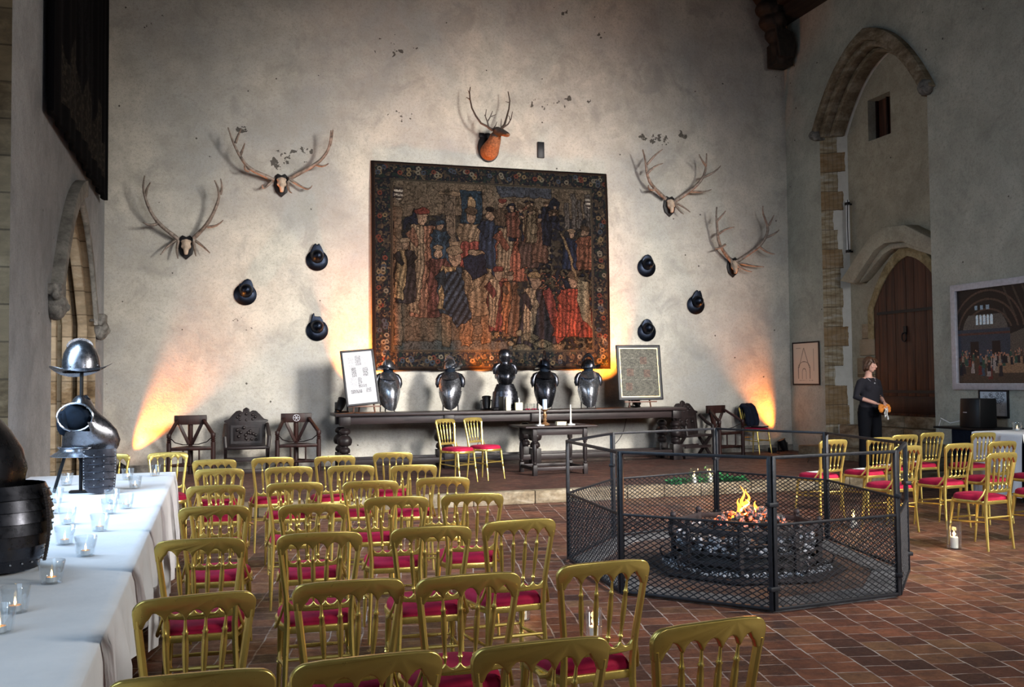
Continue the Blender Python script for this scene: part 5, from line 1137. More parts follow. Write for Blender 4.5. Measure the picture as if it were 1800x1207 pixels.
# tapestry
TW, TH, TX0, TZ0 = 4.50, 3.72, 2.64, 1.81
def tapestry(nx=430, ny=350):
    r = np.random.RandomState(3); yy, xx = np.mgrid[0:ny, 0:nx]; X = xx / nx * 100; Y = (1 - yy / ny) * 88     # 0..100 across, 0..88 down
    # smooth noise at several scales
    def sn(k):
        g = r.uniform(-1, 1, (k + 2, int(k * 1.2) + 2)); a = yy / ny * k; b_ = xx / nx * k * 1.2; i, j = a.astype(int), b_.astype(int); fa, fb_ = a - i, b_ - j
        return g[i, j] * (1 - fa) * (1 - fb_) + g[i + 1, j] * fa * (1 - fb_) + g[i, j + 1] * (1 - fa) * fb_ + g[i + 1, j + 1] * fa * fb_
    n1, n2, n3, n4 = sn(14), sn(40), sn(90), sn(160)
    Xw = X + n2 * .7; Yw = Y + sn(36) * .7
    im = np.zeros((ny, nx, 3)); ids = np.zeros((ny, nx))
    def put(mask, c, fold=None, amp=.35, idn=[0]):
        idn[0] += 1; c = np.array(c, float); k = 1.0
        if fold is not None: k = 1 + amp * .62 * np.sin(fold)
        im[mask] = (c * (k[..., None] if fold is not None else 1) * np.ones((ny, nx, 3)))[mask]; ids[mask] = idn[0]
    def poly(P, c, fold=None, amp=.35):
        m_ = np.zeros((ny, nx), bool); P = [(a, b_) for a, b_ in P]; j = len(P) - 1
        for i in range(len(P)):
            (xi, yi), (xj, yj) = P[i], P[j]; cond = ((yi > Yw) != (yj > Yw)) & (Xw < (xj - xi) * (Yw - yi) / (yj - yi + 1e-9) + xi); m_ ^= cond; j = i
        put(m_, c, fold, amp)
    def ell(cx, cy, rx, ry, c): put(((Xw - cx) / rx) ** 2 + ((Yw - cy) / ry) ** 2 < 1, c)
    NAVY, TAN, RED, BLU, GRN, BRN, FLESH, DK = (22, 26, 40), (112, 92, 70), (96, 38, 32), (30, 48, 66), (38, 50, 42), (70, 54, 42), (128, 100, 78), (20, 18, 22)
    im[:] = np.where((n2 + n3 > .1)[..., None], (48, 44, 38), (26, 28, 34))
    poly([(8, 8), (94, 8), (94, 22), (60, 20), (8, 24)], (92, 78, 62))
    poly([(50, 8), (75, 8), (74, 13), (52, 13)], (52, 58, 70))
    put((n2 + .6 * n1 > .25) & (Y > 12) & (Y < 40) & (X < 20), NAVY); put((n2 > .0) & (Y > 18) & (Y < 46) & (X > 58) & (X < 74), (44, 40, 42)); put((n3 > .2) & (Y > 18) & (Y < 46) & (X > 58) & (X < 74), (96, 82, 66)); put((n3 < -.25) & (Y > 20) & (Y < 50) & (X > 56) & (X < 80), NAVY)
    poly([(75, 12), (78, 14), (77, 24), (73, 24), (72, 16)], NAVY)
    for x, w_, h_ in ((80, 2, 8), (83, 2.5, 12), (86, 2, 9), (89, 3, 12), (91.5, 2, 8)): poly([(x, 22 - h_), (x + w_, 22 - h_), (x + w_, 26), (x, 26)], (72, 68, 66), np.sin(Y * 3) + X * 5, .25)
    # ground of flowers, terrace
    put((Y > 62), (34, 40, 36)); put((Y > 62) & (n3 > .15), (84, 72, 52)); put((Y > 62) & (n4 > .45), (116, 96, 66)); put((Y > 60) & (n3 < -.35), NAVY)
    poly([(8, 60), (44, 60), (48, 78), (8, 80)], (74, 64, 52), X * .9, .08); poly([(10, 55), (26, 50), (28, 54), (12, 60)], (52, 60, 66)); poly([(8, 76), (58, 76), (58, 80), (8, 80)], (58, 62, 62))
    # columns and panel
    poly([(29, 12), (34, 12), (33.4, 34), (29.6, 34)], (92, 78, 64), X * 4, .15); poly([(27, 12), (36, 12), (36, 13.6), (27, 13.6)], TAN); poly([(27, 33), (36, 33), (37, 37), (26, 37)], TAN)
    poly([(8, 20), (11.5, 20), (11.5, 78), (8, 78)], (96, 74, 56), np.sin(Y * 1.2) * 3, .2)
    poly([(36, 11), (45, 11), (44, 34), (36, 34)], (26, 44, 60), n3 * 5, .3); ell(40, 17, 1.7, 4, (136, 108, 74))
    # back figures
    def person(cx, top, bot, w_, c, c2=None, hat=None, fr=1.3, legs=False, lean=0, hem=None):
        hd = w_ * .30; hem = hem or w_
        if legs:
            for s in (-1, 1): poly([(cx + s * w_ * .12, bot - w_ * 1.3), (cx + s * w_ * .5, bot - w_ * 1.3), (cx + s * w_ * .5, bot), (cx + s * w_ * .1 + s, bot)], (92, 70, 50), X * 3, .2)
            bot = bot - w_ * 1.1
        fold = X * fr * 2.2 + n1 * 3 + Y * .25
        poly([(cx - w_ * .5, top + hd * 2.4), (cx + w_ * .5, top + hd * 2.4), (cx + w_ * .62 + lean * .4, top + (bot - top) * .5), (cx + hem * .6 + lean, bot), (cx - hem * .55 + lean, bot), (cx - w_ * .62, top + (bot - top) * .5)], c, fold, .42)
        if c2: poly([(cx - w_ * .5, top + hd * 2.4), (cx, top + hd * 2.1), (cx + w_ * .1, top + (bot - top) * .45), (cx - w_ * .2, bot * .98), (cx - w_ * .6, bot * .96)], c2, fold * 1.3, .42)
        for s in (-1, 1): poly([(cx + s * w_ * .42, top + hd * 2.6), (cx + s * w_ * .72, top + hd * 3.6), (cx + s * w_ * .25, top + hd * 5.6), (cx + s * w_ * .1, top + hd * 5)], tuple(k * .85 for k in c), fold, .3)
        ell(cx, top + hd * 1.2, hd * .75, hd * 1.1, FLESH)
        ell(cx, top + hd * .35, hd * 1.0, hd * .55, hat or BRN)
    person(20, 20, 66, 10, (110, 72, 54), TAN, RED, 1.6); person(27, 25, 48, 6, BLU, None, BLU); person(13, 33, 60, 7, (40, 34, 36), (118, 92, 60), TAN)
    person(40, 19, 40, 9, TAN, None, BRN, 1.0); poly([(36, 33), (46, 33), (48, 44), (35, 44)], (104, 44, 38), X * 3, .45)
    person(48, 18, 50, 8, (28, 38, 58), None, DK); person(57, 19, 50, 11, (116, 62, 46), TAN, TAN, 1.5); person(53, 14, 26, 6, BRN, None, RED); person(64, 21, 44, 7, (60, 44, 40), None, BRN); person(69, 20, 42, 6, (74, 50, 40), None, NAVY); person(61, 16, 26, 5, (50, 42, 38), RED, BRN)
    for k in range(16): person(r.uniform(56, 76), r.uniform(14, 22), r.uniform(26, 34), r.uniform(3, 4.5), [BRN, NAVY, (86, 50, 40), (96, 82, 62)][k % 4], None, [NAVY, BRN][k % 2])
    person(83, 26, 48, 6, (24, 32, 54), None, TAN, 1.2, hem=9); person(89, 25, 46, 6, (110, 62, 44), None, BRN, 1.4); 
    put((Y > 44) & (Y < 62) & (X > 62) & (X < 92) & (n3 > .0), (64, 56, 44)); put((Y > 44) & (Y < 64) & (X > 64) & (X < 92) & (n3 < -.2), NAVY); put((Y > 46) & (Y < 62) & (X > 66) & (X < 80) & (n4 > .35), (124, 70, 52))
    # front figures
    person(26, 36, 66, 7, (78, 44, 40), None, TAN); person(33, 36, 78, 12, (34, 44, 56), (116, 92, 60), TAN, 1.1, True); person(42, 37, 77, 11, (104, 86, 64), None, (112, 92, 72), 1.0, True)
    poly([(29, 46), (36, 47), (40, 66), (34, 70), (28, 62)], (30, 40, 54), X * 2.2 + Y * 1.3, .75); poly([(36, 40), (45, 38), (46, 47), (40, 50)], (22, 26, 42))
    person(51, 44, 72, 8, (82, 36, 34), TAN, RED, 1.4); person(56, 46, 74, 6, (86, 60, 44), (120, 70, 40), BRN); person(67, 46, 78, 10, (40, 34, 40), TAN, (116, 92, 60), 1.2, hem=16); poly([(70, 54), (73, 52), (80, 74), (76, 78)], (108, 40, 34), X * 2, .4)
    person(84, 45, 74, 11, (122, 44, 32), None, BRN, 1.6, hem=18); poly([(86, 48), (90, 50), (92, 72), (88, 66), (85, 58)], (118, 104, 78), X * 2, .35)
    poly([(78, 28), (79, 28), (86, 48), (85, 49)], (120, 96, 66))
    for cx, cy in ((64, 74), (70, 77), (75, 79), (61, 79)): ell(cx, cy, 4, 1.8, (92, 78, 58)); poly([(cx - 4, cy), (cx - 3, cy), (cx - 3, cy + 4), (cx - 4, cy + 4)], (92, 78, 58)); ell(cx - 4.6, cy - 1.6, 1.5, 1.2, (104, 88, 64))
    # small arms shields in the upper corners
    for cx in (10.4, 91.2):
        m_ = (abs(X - cx) < 1.7) & (Y > 11.2) & (Y < 16.6 - (abs(X - cx) / 1.7) ** 2 * 1.4); im[m_] = (58, 50, 48); im[m_ & (((Y - 11.2) % 1.9) > .95)] = (178, 166, 150)
    # dark drawing lines where one shape meets the next
    e = np.zeros((ny, nx), bool); e[1:] |= ids[1:] != ids[:-1]; e[:, 1:] |= ids[:, 1:] != ids[:, :-1]; im[e & (ids > 0)] *= .38
    im *= (1 + .22 * n4 + .12 * n3 + .08 * n1)[..., None]
    ln_ = (abs(n3) < .07) | (abs(n2 - .2) < .05); im[ln_] *= .55; hl = (abs(n4 - .1) < .05) & (n1 > -.2); im[hl] *= 1.35
    # flowered border
    bx = np.minimum(np.minimum(X, 100 - X), np.minimum(Y, 88 - Y) * 1.0); bd = bx < 8
    im[bd] = (24, 26, 36); im[bd & (n3 > .25)] = (62, 52, 44); im[bd & (n4 > .5)] = (96, 78, 56); im[bd & (n3 < -.45)] = (30, 42, 40)
    for k in range(150):
        t_ = r.uniform(0, 1); s = k % 4; cx, cy = [(t_ * 100, 4), (t_ * 100, 84), (4, t_ * 88), (96, t_ * 88)][s]; cx += r.uniform(-1.6, 1.6); cy += r.uniform(-1.6, 1.6)
        q = np.sqrt((X - cx) ** 2 + (Y - cy) ** 2); c = [(120, 98, 66), (110, 48, 38), (120, 110, 92), (54, 66, 84)][r.randint(4)]; im[(q < 1.0) & bd] = c; im[(q < .4) & bd] = (40, 30, 26)
    im[(bx > 7.3) & (bx < 8.3)] = (74, 66, 54); im[(bx > 7.65) & (bx < 7.9)] = (24, 22, 24); im[bx < 1.0] = (34, 22, 20); im[(bx < 1.35) & (bx > 1.0)] = (60, 42, 32)
    im = im * .62; gy = im.mean(-1, keepdims=True); im = gy + (im - gy) * .72
    return np.clip(im + np.array((4, 3, 2)), 0, 255)
def tbend(U, V):
    b_ = .034 * np.sin(U * 39 + 1.2 * np.sin(U * 11)) ** 3 * (.4 + .6 * (1 - V)) + .012 * np.sin(U * 87 + 2) + .012 * np.sin(U * 17 + V * 2.2) - .012 - .03 * (1 - V) * np.sin(U * 9.5) ** 2
    return b_ * (1 - .85 * V ** 6) + .058 * V ** 8
tp = painting('tapestry', TW, TH, tapestry(), 'woven', None, Matrix.Translation((TX0 + TW / 2, D - .075, TZ0)), tbend)
q = tp.modifiers.new('s', 'SOLIDIFY'); q.thickness = .012; q.offset = 1
tag(tp, 'large old woven tapestry of robed figures hanging on the end wall', 'tapestry')
# dark hanging on the left wall
def bend2(U, V): return .018 * np.sin(U * 60) + .012 * np.sin(U * 23)
def darkhang(nx=160, ny=120):
    r = np.random.RandomState(9); yy, xx = np.mgrid[0:ny, 0:nx]; im = np.zeros((ny, nx, 3)); im[:] = (12, 11, 14)
    n = r.uniform(0, 1, (ny, nx, 1)); st = (np.sin(xx / nx * 70 + np.sin(yy / 7.) * .5) > .5)[..., None]; im += 14 * st * n
    m_ = (yy < 26 + 7 * np.sin(xx / 6.)) & (xx > 18); im[m_] = (34, 31, 29); im[m_ & (n[..., 0] > .7)] = (52, 48, 42); im[(yy < 7)] = (8, 8, 11); im[:, :8] = (8, 8, 11); im[:, -6:] = (8, 8, 11)
    return im
wh = painting('wall_hanging', 5.2, 4.6, darkhang(), 'woven', None, Matrix.Translation((XL + .09, 13.55, 4.47)) @ Matrix.Rotation(PI / 2, 4, 'Z'), bend2)
q = wh.modifiers.new('s', 'SOLIDIFY'); q.thickness = .06; q.offset = 0; tag(wh, 'very dark worn hanging high on the wall above the stone arch', 'hanging')
b = MB(); q_ = aty(950, 264, 17); b.box((q_.x, D - .02, q_.z), (.13, .04, .30)); o = b.build('wall_box', 'frame_black', bevel=.006); tag(o, 'small black rectangular box on the wall beside the stag head', 'box')

# ------------------------------------------------------------------ antlers, stag's head, helmets on the wall
def trophy(o, sxy, skull, beams, label, shield_h=.42, shield_w=.26):
    g_ = lambda p: (o[0] + p[0] / sxy, o[1] + p[1] / sxy)
    s0 = aty(*g_(skull), D); t = thing('antler_trophy', label, 'antlers', (s0.x, D - .006, s0.z), 0, 'antlers mounted on the end wall')
    b = MB(); pr = [(-.10, .16), (-.06, .20), (0, .17), (.06, .20), (.10, .16), (.13, .0), (.10, -.12), (0, -.21), (-.10, -.12), (-.13, 0)]
    b.prism([(u * shield_w / .26, v * shield_h / .42) for u, v in pr], 0, -.03, lambda u, v, d: Vector((u, d, v))); b.build('shield', 'shield', t, bevel=.008)
    b = MB(); b.ball((0, -.08, .03), (.075, .07, .10), 12); b.tube([(0, -.09, .02), (0, -.13, -.06), (0, -.12, -.14)], [.055, .045, .03], 10)
    for s in (-1, 1): b.ball((s * .055, -.10, .0), (.03, .03, .035), 8); b.tube([(s * .03, -.06, .07), (s * .07, -.08, .10)], [.035, .028], 8)
    sk = remesh(b, 'skull', 'bone', .012, 2, t)
    for side in (0, 1):
        b = MB()
        for k, (pts, r0) in enumerate(beams[side]):
            n = len(pts); out = []
            for i, p in enumerate(pts):
                f = i / (n - 1)
                if k == 0: dep = .10 + .30 * f ** .8 if True else 0
                else:       # a tine leaves its beam at the beam's own distance from the wall
                    q = min(range(len(beams[side][0][0])), key=lambda m_: (beams[side][0][0][m_][0] - pts[0][0]) ** 2 + (beams[side][0][0][m_][1] - pts[0][1]) ** 2)
                    dep = .10 + .30 * (q / (len(beams[side][0][0]) - 1)) ** .8 + .10 * f
                w_ = aty(*g_(p), D - dep); out.append(Vector((w_.x - s0.x, -dep, w_.z - s0.z)))
            sm = [out[0]]
            for a, c in zip(out, out[1:]): sm += [a.lerp(c, .5), c]
            for _ in range(2): sm = [sm[0]] + [(sm[i - 1] + sm[i] * 2 + sm[i + 1]) / 4 for i in range(1, len(sm) - 1)] + [sm[-1]]
            m_ = len(sm) - 1
            b.tube(sm, [r0 * (1 - .66 * (i / m_) ** 1.5) * (1 + .06 * math.sin(i * 2.1)) for i in range(m_ + 1)], 8)
        b.build('antler', 'antler', t, ang=70)
    return t
A5 = ((220, 180), 3.771); A7 = ((1080, 200), 2.875)
B_, T_ = .036, .024
trophy(*A5, (405, 960), [[([(350, 905), (280, 850), (210, 795), (160, 710), (135, 640), (113, 560), (130, 485)], B_), ([(133, 625), (142, 570), (168, 530)], T_), ([(212, 805), (160, 820), (118, 795)], T_), ([(335, 915), (280, 950), (235, 1010)], T_), ([(352, 915), (338, 985), (350, 1035)], T_)],
       [([(455, 900), (510, 845), (560, 790), (600, 700), (628, 630), (620, 570), (592, 515)], B_), ([(630, 610), (648, 560), (633, 505)], T_), ([(545, 825), (610, 822), (650, 780)], T_), ([(465, 915), (520, 955), (562, 998)], T_), ([(455, 920), (462, 990), (470, 1018)], T_)]], 'pale skull and upright antlers, lowest and nearest the window arch')
trophy(*A5, (1035, 550), [[([(985, 515), (890, 470), (815, 440), (770, 370), (735, 310), (710, 250), (682, 165)], B_), ([(732, 270), (745, 220), (770, 175)], T_), ([(762, 355), (780, 310), (793, 270)], T_), ([(820, 455), (785, 445), (795, 405)], T_), ([(980, 515), (935, 560), (910, 575), (910, 545)], T_)],
       [([(1090, 505), (1180, 455), (1270, 410), (1320, 360), (1350, 310), (1362, 250), (1365, 185)], B_), ([(1355, 290), (1372, 230), (1378, 180)], T_), ([(1265, 412), (1310, 432), (1348, 405)], T_), ([(1095, 512), (1170, 560), (1220, 585), (1240, 550)], T_), ([(1080, 525), (1080, 590), (1105, 600)], T_)]], 'wide spread antlers with glowing orange tips above the six wall helmets, nearer the arch')
trophy(*A7, (275, 468), [[([(258, 430), (205, 380), (175, 345), (160, 290), (160, 240), (142, 180)], B_), ([(165, 255), (205, 205), (243, 180)], T_), ([(163, 305), (200, 262), (245, 250)], T_), ([(205, 382), (170, 388), (172, 360)], T_)],
       [([(300, 445), (370, 400), (420, 360), (455, 315), (465, 260), (465, 200)], B_), ([(462, 262), (440, 235), (427, 205)], T_), ([(450, 320), (510, 295), (537, 262)], T_), ([(385, 392), (450, 397), (490, 383)], T_), ([(305, 447), (350, 470), (383, 497)], T_), ([(302, 450), (325, 490), (350, 508)], T_)]], 'antlers on a dark shield above the tapestry corner, on the door side')
trophy(*A7, (595, 775), [[([(592, 748), (545, 690), (520, 640), (520, 570), (512, 520), (517, 470)], B_), ([(514, 545), (545, 512), (562, 490)], T_), ([(522, 610), (555, 580), (605, 572)], T_), ([(560, 660), (528, 682), (508, 682)], T_), ([(590, 748), (600, 780), (612, 805)], T_)],
       [([(612, 750), (690, 700), (740, 665), (775, 610), (778, 560), (745, 505), (750, 465)], B_), ([(778, 565), (795, 535), (805, 512)], T_), ([(765, 625), (815, 605), (833, 585)], T_), ([(735, 672), (775, 705), (810, 708)], T_), ([(620, 750), (700, 770), (755, 772)], T_), ([(615, 752), (650, 790), (695, 798)], T_)]], 'antlers nearest the hall corner, above the orange light beam')

S0 = aty(858, 262, D)
st = thing('stag_head', 'mounted stag head with dark antlers on an oval shield above the tapestry', 'stag head', (S0.x, D - .012, S0.z))
b = MB(); b.prism([(.205 * math.cos(k / 28 * 2 * PI), .02 + .27 * math.sin(k / 28 * 2 * PI)) for k in range(28)], 0, -.035, lambda u, v, d: Vector((u, d, v))); b.box((-.13, -.018, .24), (.10, .035, .09)); b.build('shield', 'shield', st, bevel=.012)
b = MB(); b.tube([(0, 0, -.06), (.0, -.13, -.05), (.02, -.30, .05), (.04, -.40, .17)], [.17, .165, .125, .095], 16); b.ball((.05, -.43, .22), (.085, .10, .085), 14)
b.tube([(.05, -.44, .22), (.12, -.56, .17), (.17, -.64, .12)], [.085, .06, .048], 12); b.ball((.175, -.65, .115), (.047, .047, .042), 10)
for s, e in ((-1, (-.13, -.38, .27)), (1, (.19, -.36, .28))): b.tube([(.05 + s * .05, -.40, .26), ((.05 + s * .05 + e[0]) / 2, -.385, .28), e], [.03, .036, .008], 8, flat=.5)
for s in (-1, 1): b.ball((.055 + s * .065, -.50, .235), .022, 8)
remesh(b, 'head', ['fur', 'fur_dark'], .012, 3, st, matf=lambda c: 1 if (c.y < -.40 and c.z > .12) or c.z > .26 else 0)
for s in (-1, 1): b = MB(); b.ball((.058 + s * .078, -.515, .238), .014, 8); b.build('eye', 'black_plastic', st)
def satl(lst):
    b = MB()
    for k, (pts, r0) in enumerate(lst):
        n = len(pts); out = []
        for i, p in enumerate(pts):
            dep = .42 - (.16 * i / (n - 1) if k == 0 else -.05 * i / (n - 1) + .04); w_ = aty(820 + p[0] / 7.54, 140 + p[1] / 7.54, D - dep); out.append(Vector((w_.x - S0.x, -dep, w_.z - S0.z)))
        b.tube(out, [r0 * (1 - .65 * (i / (n - 1))) for i in range(n)], 7)
    b.build('antler', 'antler_dark', st, ang=70)
satl([([(345, 675), (270, 620), (190, 580), (120, 480), (70, 380), (45, 260), (38, 160), (50, 100)], .024), ([(50, 275), (25, 250), (-5, 238)], .014), ([(37, 190), (18, 140)], .010), ([(290, 630), (275, 560), (248, 490), (260, 395)], .018), ([(275, 560), (310, 500), (330, 450), (345, 415)], .014), ([(322, 490), (355, 478), (392, 462)], .010), ([(345, 665), (380, 615), (402, 560)], .014)])
satl([([(440, 665), (500, 600), (530, 500), (560, 390), (572, 280), (548, 160)], .024), ([(566, 305), (540, 300), (515, 292)], .010), ([(465, 650), (550, 590), (590, 520), (606, 425)], .017), ([(575, 535), (568, 495), (542, 470)], .010), ([(455, 655), (455, 590), (460, 518)], .013)])

def wall_helmet(px, py, rz, kind, label):
    c = aty(px, py, D); t = thing('wall_helmet', label, 'helmet', (c.x, D, c.z), 0, 'dark helmets hung on the end wall')
    hm = Matrix.Rotation(rz, 3, 'Y')
    T = lambda b: setattr(b, 'v', [tuple(hm @ Vector(p)) for p in b.v])
    b = MB(); b.grid(32, 6, lambda u, v: Vector((math.cos(u * 2 * PI) * (.02 + .17 * v), -.05 + .03 * v - .02 * math.sin(v * PI), -.055 + math.sin(u * 2 * PI) * (.02 + .165 * v))), closed_u=True); T(b); b.build('brim', 'steel_hat', t, solid=.004)
    b = MB(); b.lathe([(.112, 0), (.112, .05), (.10, .10), (.075, .145), (.035, .168), (.001, .172)], 24, (0, -.035, -.0), Matrix.Rotation(math.radians(78), 3, 'X'), caps=False); T(b); b.build('skull_cap', 'steel_hat', t, solid=.003)
    b = MB()
    tops = {0: [(-.12, -.0), (-.115, .09), (-.07, .19), (-.035, .235), (-.015, .225), (0, .205), (.015, .225), (.035, .235), (.07, .18), (.115, .08), (.12, 0)],
            1: [(-.12, 0), (-.13, .10), (-.10, .115), (-.06, .175), (-.01, .215), (.05, .20), (.09, .14), (.12, .06), (.13, 0)],
            2: [(-.12, 0), (-.105, .10), (-.07, .22), (-.045, .25), (-.035, .22), (-.04, .19), (0, .185), (.06, .185), (.10, .12), (.12, 0)],
            3: [(-.12, 0), (-.11, .10), (-.06, .17), (0, .195), (.06, .17), (.11, .10), (.12, 0)]}[kind]
    b.prism(tops, -.01, -.06, lambda u, v, d: Vector((u, d - .25 * max(0, v) * .3, v))); T(b); b.build('neck_flange', 'steel_hat', t, bevel=.012, seg=3)
    b = MB(); b.ring([(-.05 + .19 * -math.cos(k / 12 * PI) * .5 - .04, .02 + .17 * math.sin(k / 12 * PI)) for k in range(13)], [(-.05 + .17 * -math.cos(k / 12 * PI) * .5 - .04, .0 + .15 * math.sin(k / 12 * PI)) for k in range(13)], -.006, .006, lambda u, v, d: Vector((d, -.03 - v, u + .09)), closed=False); T(b); b.build('comb', 'steel_hat', t, bevel=.003)
wall_helmet(557, 452, .0, 0, 'dark helmet on the arch side of the tapestry, topmost of its three, forked top')
wall_helmet(432, 512, .18, 1, 'dark helmet on the arch side of the tapestry, standing alone nearest the arch')
wall_helmet(557, 575, -.05, 2, 'dark helmet on the arch side of the tapestry, lowest of its three, pointed top')
wall_helmet(1136, 465, .05, 3, 'dark helmet on the door side of the tapestry, topmost of its three')
wall_helmet(1223, 531, .15, 0, 'dark helmet on the door side of the tapestry, standing alone nearest the hall corner')
wall_helmet(1136, 578, -.05, 3, 'dark helmet on the door side of the tapestry, just above the framed map')

# ------------------------------------------------------------------ amber flood lamps
def par_lamp(x, y, z, target, label, power, ang, blend=.6, base=True, r=.075, soft=.02):
    t = thing('flood_lamp', label, 'lamp', (x, y, z))
    d = (Vector(target) - Vector((x, y, z + .16))).normalized(); q = d.to_track_quat('Z', 'Y').to_matrix(); c = Vector((0, 0, .16))
    b = MB(); b.lathe([(.03, -.16), (.055, -.15), (r, -.06), (r, .05), (r * 1.1, .055), (r * 1.1, .07), (r * .93, .07), (r * .93, .03)], 18, c, q, caps=False); b.build('housing', 'black_plastic', t, solid=.003)
    b = MB(); b.lathe([(.001, .032), (r * .93, .032)], 18, c, q, caps=False); b.build('lens', 'lamp_glow', t)
    for s in (-1, 1): b = MB(); b.bar((s * .10, 0, .01), (s * .10, 0, .17), .012, .025); b.bar((s * .10, 0, .17), (s * r, 0, .16), .012, .02); b.build('yoke', 'black_plastic', t)
    b = MB(); b.tube([(-.12, 0, .012), (.12, 0, .012)], .012, 8); b.tube([(-.09, -.09, .012), (.09, .09, .012)], .012, 8); b.build('floor_bar', 'black_plastic', t)
    lp = Vector((x, y, z + .16)) + d * .10
    return light('amber_lamp', 'SPOT', lp, target, power, AMB, spot_size=math.radians(ang), spot_blend=blend, shadow_soft_size=soft)
par_lamp(-1.44, 16.84, DZ - .06, (-.34, 17.06, 1.9), 'black flood lamp on the floor behind the white table, throwing an orange beam', 1900, 42, 1.0, soft=.04)
par_lamp(10.78, 16.84, DZ, (9.85, 17.06, 2.6), 'black flood lamp on the floor in the corner, lens glowing', 900, 48, 1.0, soft=.05)
par_lamp(2.04, 16.42, TZ, (2.85, 17.1, 2.9), 'black flood lamp behind the framed newspaper on the long table', 900, 84, .9)
par_lamp(4.58, 16.45, TZ, (4.68, 16.98, 3.0), 'black flood lamp hidden behind the tall black armour', 800, 70, .9, soft=.03)
par_lamp(7.40, 16.42, TZ, (6.55, 17.0, 2.9), 'black flood lamp behind the framed dark map', 900, 84, .9)
light('amber_lamp', 'SPOT', (4.98, 16.12, TZ + .25), (S0.x, 16.6, S0.z), 2600, AMB, spot_size=math.radians(9), spot_blend=.6, shadow_soft_size=.02)
b = MB(); b.box((.09, 0, .05), (.14, .10, .09)); o = b.build('lamp_case', 'iron', bevel=.006); o.location = (10.32, 16.62, DZ); tag(o, 'small grey control box beside the corner flood lamp', 'box')
def cable(pts, label, r=.006):
    P = [Vector(p) for p in pts]
    for _ in range(2):
        n = [P[0]]
        for a, c in zip(P, P[1:]): n += [a.lerp(c, .25), a.lerp(c, .75)]
        P = n + [P[-1]]
    b = MB(); b.tube(P, r, 6); tag(b.build('power_cable', 'black_plastic'), label, 'cable')
cable([(10.32, 16.75, DZ + .04), (9.6, 16.97, DZ + .12), (8.9, 16.97, DZ + .1), (7.9, 16.97, DZ + .1), (7.6, 16.9, DZ + .01)], 'black cable looping along the wall behind the turned chair')
cable([(10.5, 16.5, DZ + .008), (10.2, 16.2, DZ + .008), (10.45, 15.8, DZ + .008), (10.3, 15.2, DZ + .008), (9.7, 14.4, DZ + .008)], 'black cable lying on the dais floor by the stone steps')
cable([(4.62, 16.56, TZ + .03), (4.60, 16.62, TZ - .1), (4.55, 16.7, .7), (4.45, 16.75, .35), (4.35, 16.8, DZ + .01)], 'black cable hanging behind the long table below the black armour')
cable([(7.4, 16.56, TZ + .03), (7.35, 16.65, TZ - .15), (7.3, 16.7, .6), (7.1, 16.75, .35), (6.8, 16.8, DZ + .01)], 'black cable hanging behind the long table below the framed map')

# ------------------------------------------------------------------ hurricane vases with pillar candles, greenery
def make_hurricane():
    g = thing('hurricane_vase', 'x', 'vase'); b = MB(); b.lathe([(.001, .004), (.050, .004), (.055, .012), (.055, .215), (.058, .217), (.058, .012), (.054, 0), (.001, 0)], 26, caps=False); b.build('glass_cylinder', 'glass', g, ang=60)
    c = thing('pillar_candle', 'x', 'candle'); b = MB(); b.lathe([(.001, 0), (.030, 0), (.030, .085), (.026, .09), (.001, .086)], 20); b.build('wax', 'wax', c)
    b = MB(); b.lathe([(.001, .088), (.006, .096), (.008, .108), (.005, .124), (.0005, .138)], 8); b.build('flame', 'flame', c); return g, c
hg, hc = make_hurricane(); f2 = [True]
def hurricane(x, y, z, s, where):
    if f2[0]: f2[0] = False; a, c = hg, hc
    else: a, c = dup(hg, (0, 0, 0), 0), dup(hc, (0, 0, 0), 0)
    a.location = (x, y, z); c.location = (x, y, z + .006 * s); a.scale = c.scale = (s, s, s)
    a['label'] = 'clear glass hurricane vase ' + where; c['label'] = 'burning pillar candle in the glass vase ' + where
    light('candle_glow', 'POINT', (x, y, z + .15 * s), (0, 0, 0), 1.6, (1, .55, .2), shadow_soft_size=.02)
hurricane(6.60, 7.48, 0, 1.15, 'on the tiles between the gold chairs'); hurricane(6.52, 8.86, 0, 1.15, 'on the tiles seen through the fire guard'); hurricane(6.60, 12.13, DZ + .006, 1.1, 'among green leaves, the taller one')
hurricane(6.34, 12.02 + .08, DZ + .006, .95, 'among green leaves, nearer the step edge'); hurricane(1.98, 6.25, 0, .9, 'under the gold chairs, column nearest the fire'); hurricane(2.24, 5.62, 0, .9, 'on the tiles just outside the seated rows')
b = MB()
for k in range(1100):
    x = R_.uniform(5.95, 7.15); sp = 1 - abs(x - 6.55) / .68; y = 12.14 + R_.gauss(0, .055); z = DZ + .012 + abs(R_.gauss(0, .055)) * max(.25, sp)
    if any(abs(x - a) < .075 and abs(y - c) < .09 for a, c in ((6.60, 12.13), (6.34, 12.1))): continue
    L = R_.uniform(.04, .075); a = R_.uniform(0, 2 * PI); up = R_.uniform(-.3, .9); d = Vector((math.cos(a), math.sin(a) * .6, up)).normalized() * L; s_ = d.cross(Vector((0, 0, 1))).normalized() * L * .28
    p = Vector((x, max(12.06, y), z)); b.add([p, p + d * .5 + s_, p + d, p + d * .5 - s_ + Vector((0, 0, .004))], [(0, 1, 2, 3)])
for k in range(6): b.tube([(5.98 + .18 * k, 12.14, DZ + .012), (6.10 + .18 * k, 12.16, DZ + .03), (6.2 + .18 * k, 12.13, DZ + .012)], .004, 5)
tag(b.build('leafy_garland', 'leather_green', smooth=False), 'dark green leafy garland on the stone step round the candle vases', 'garland')

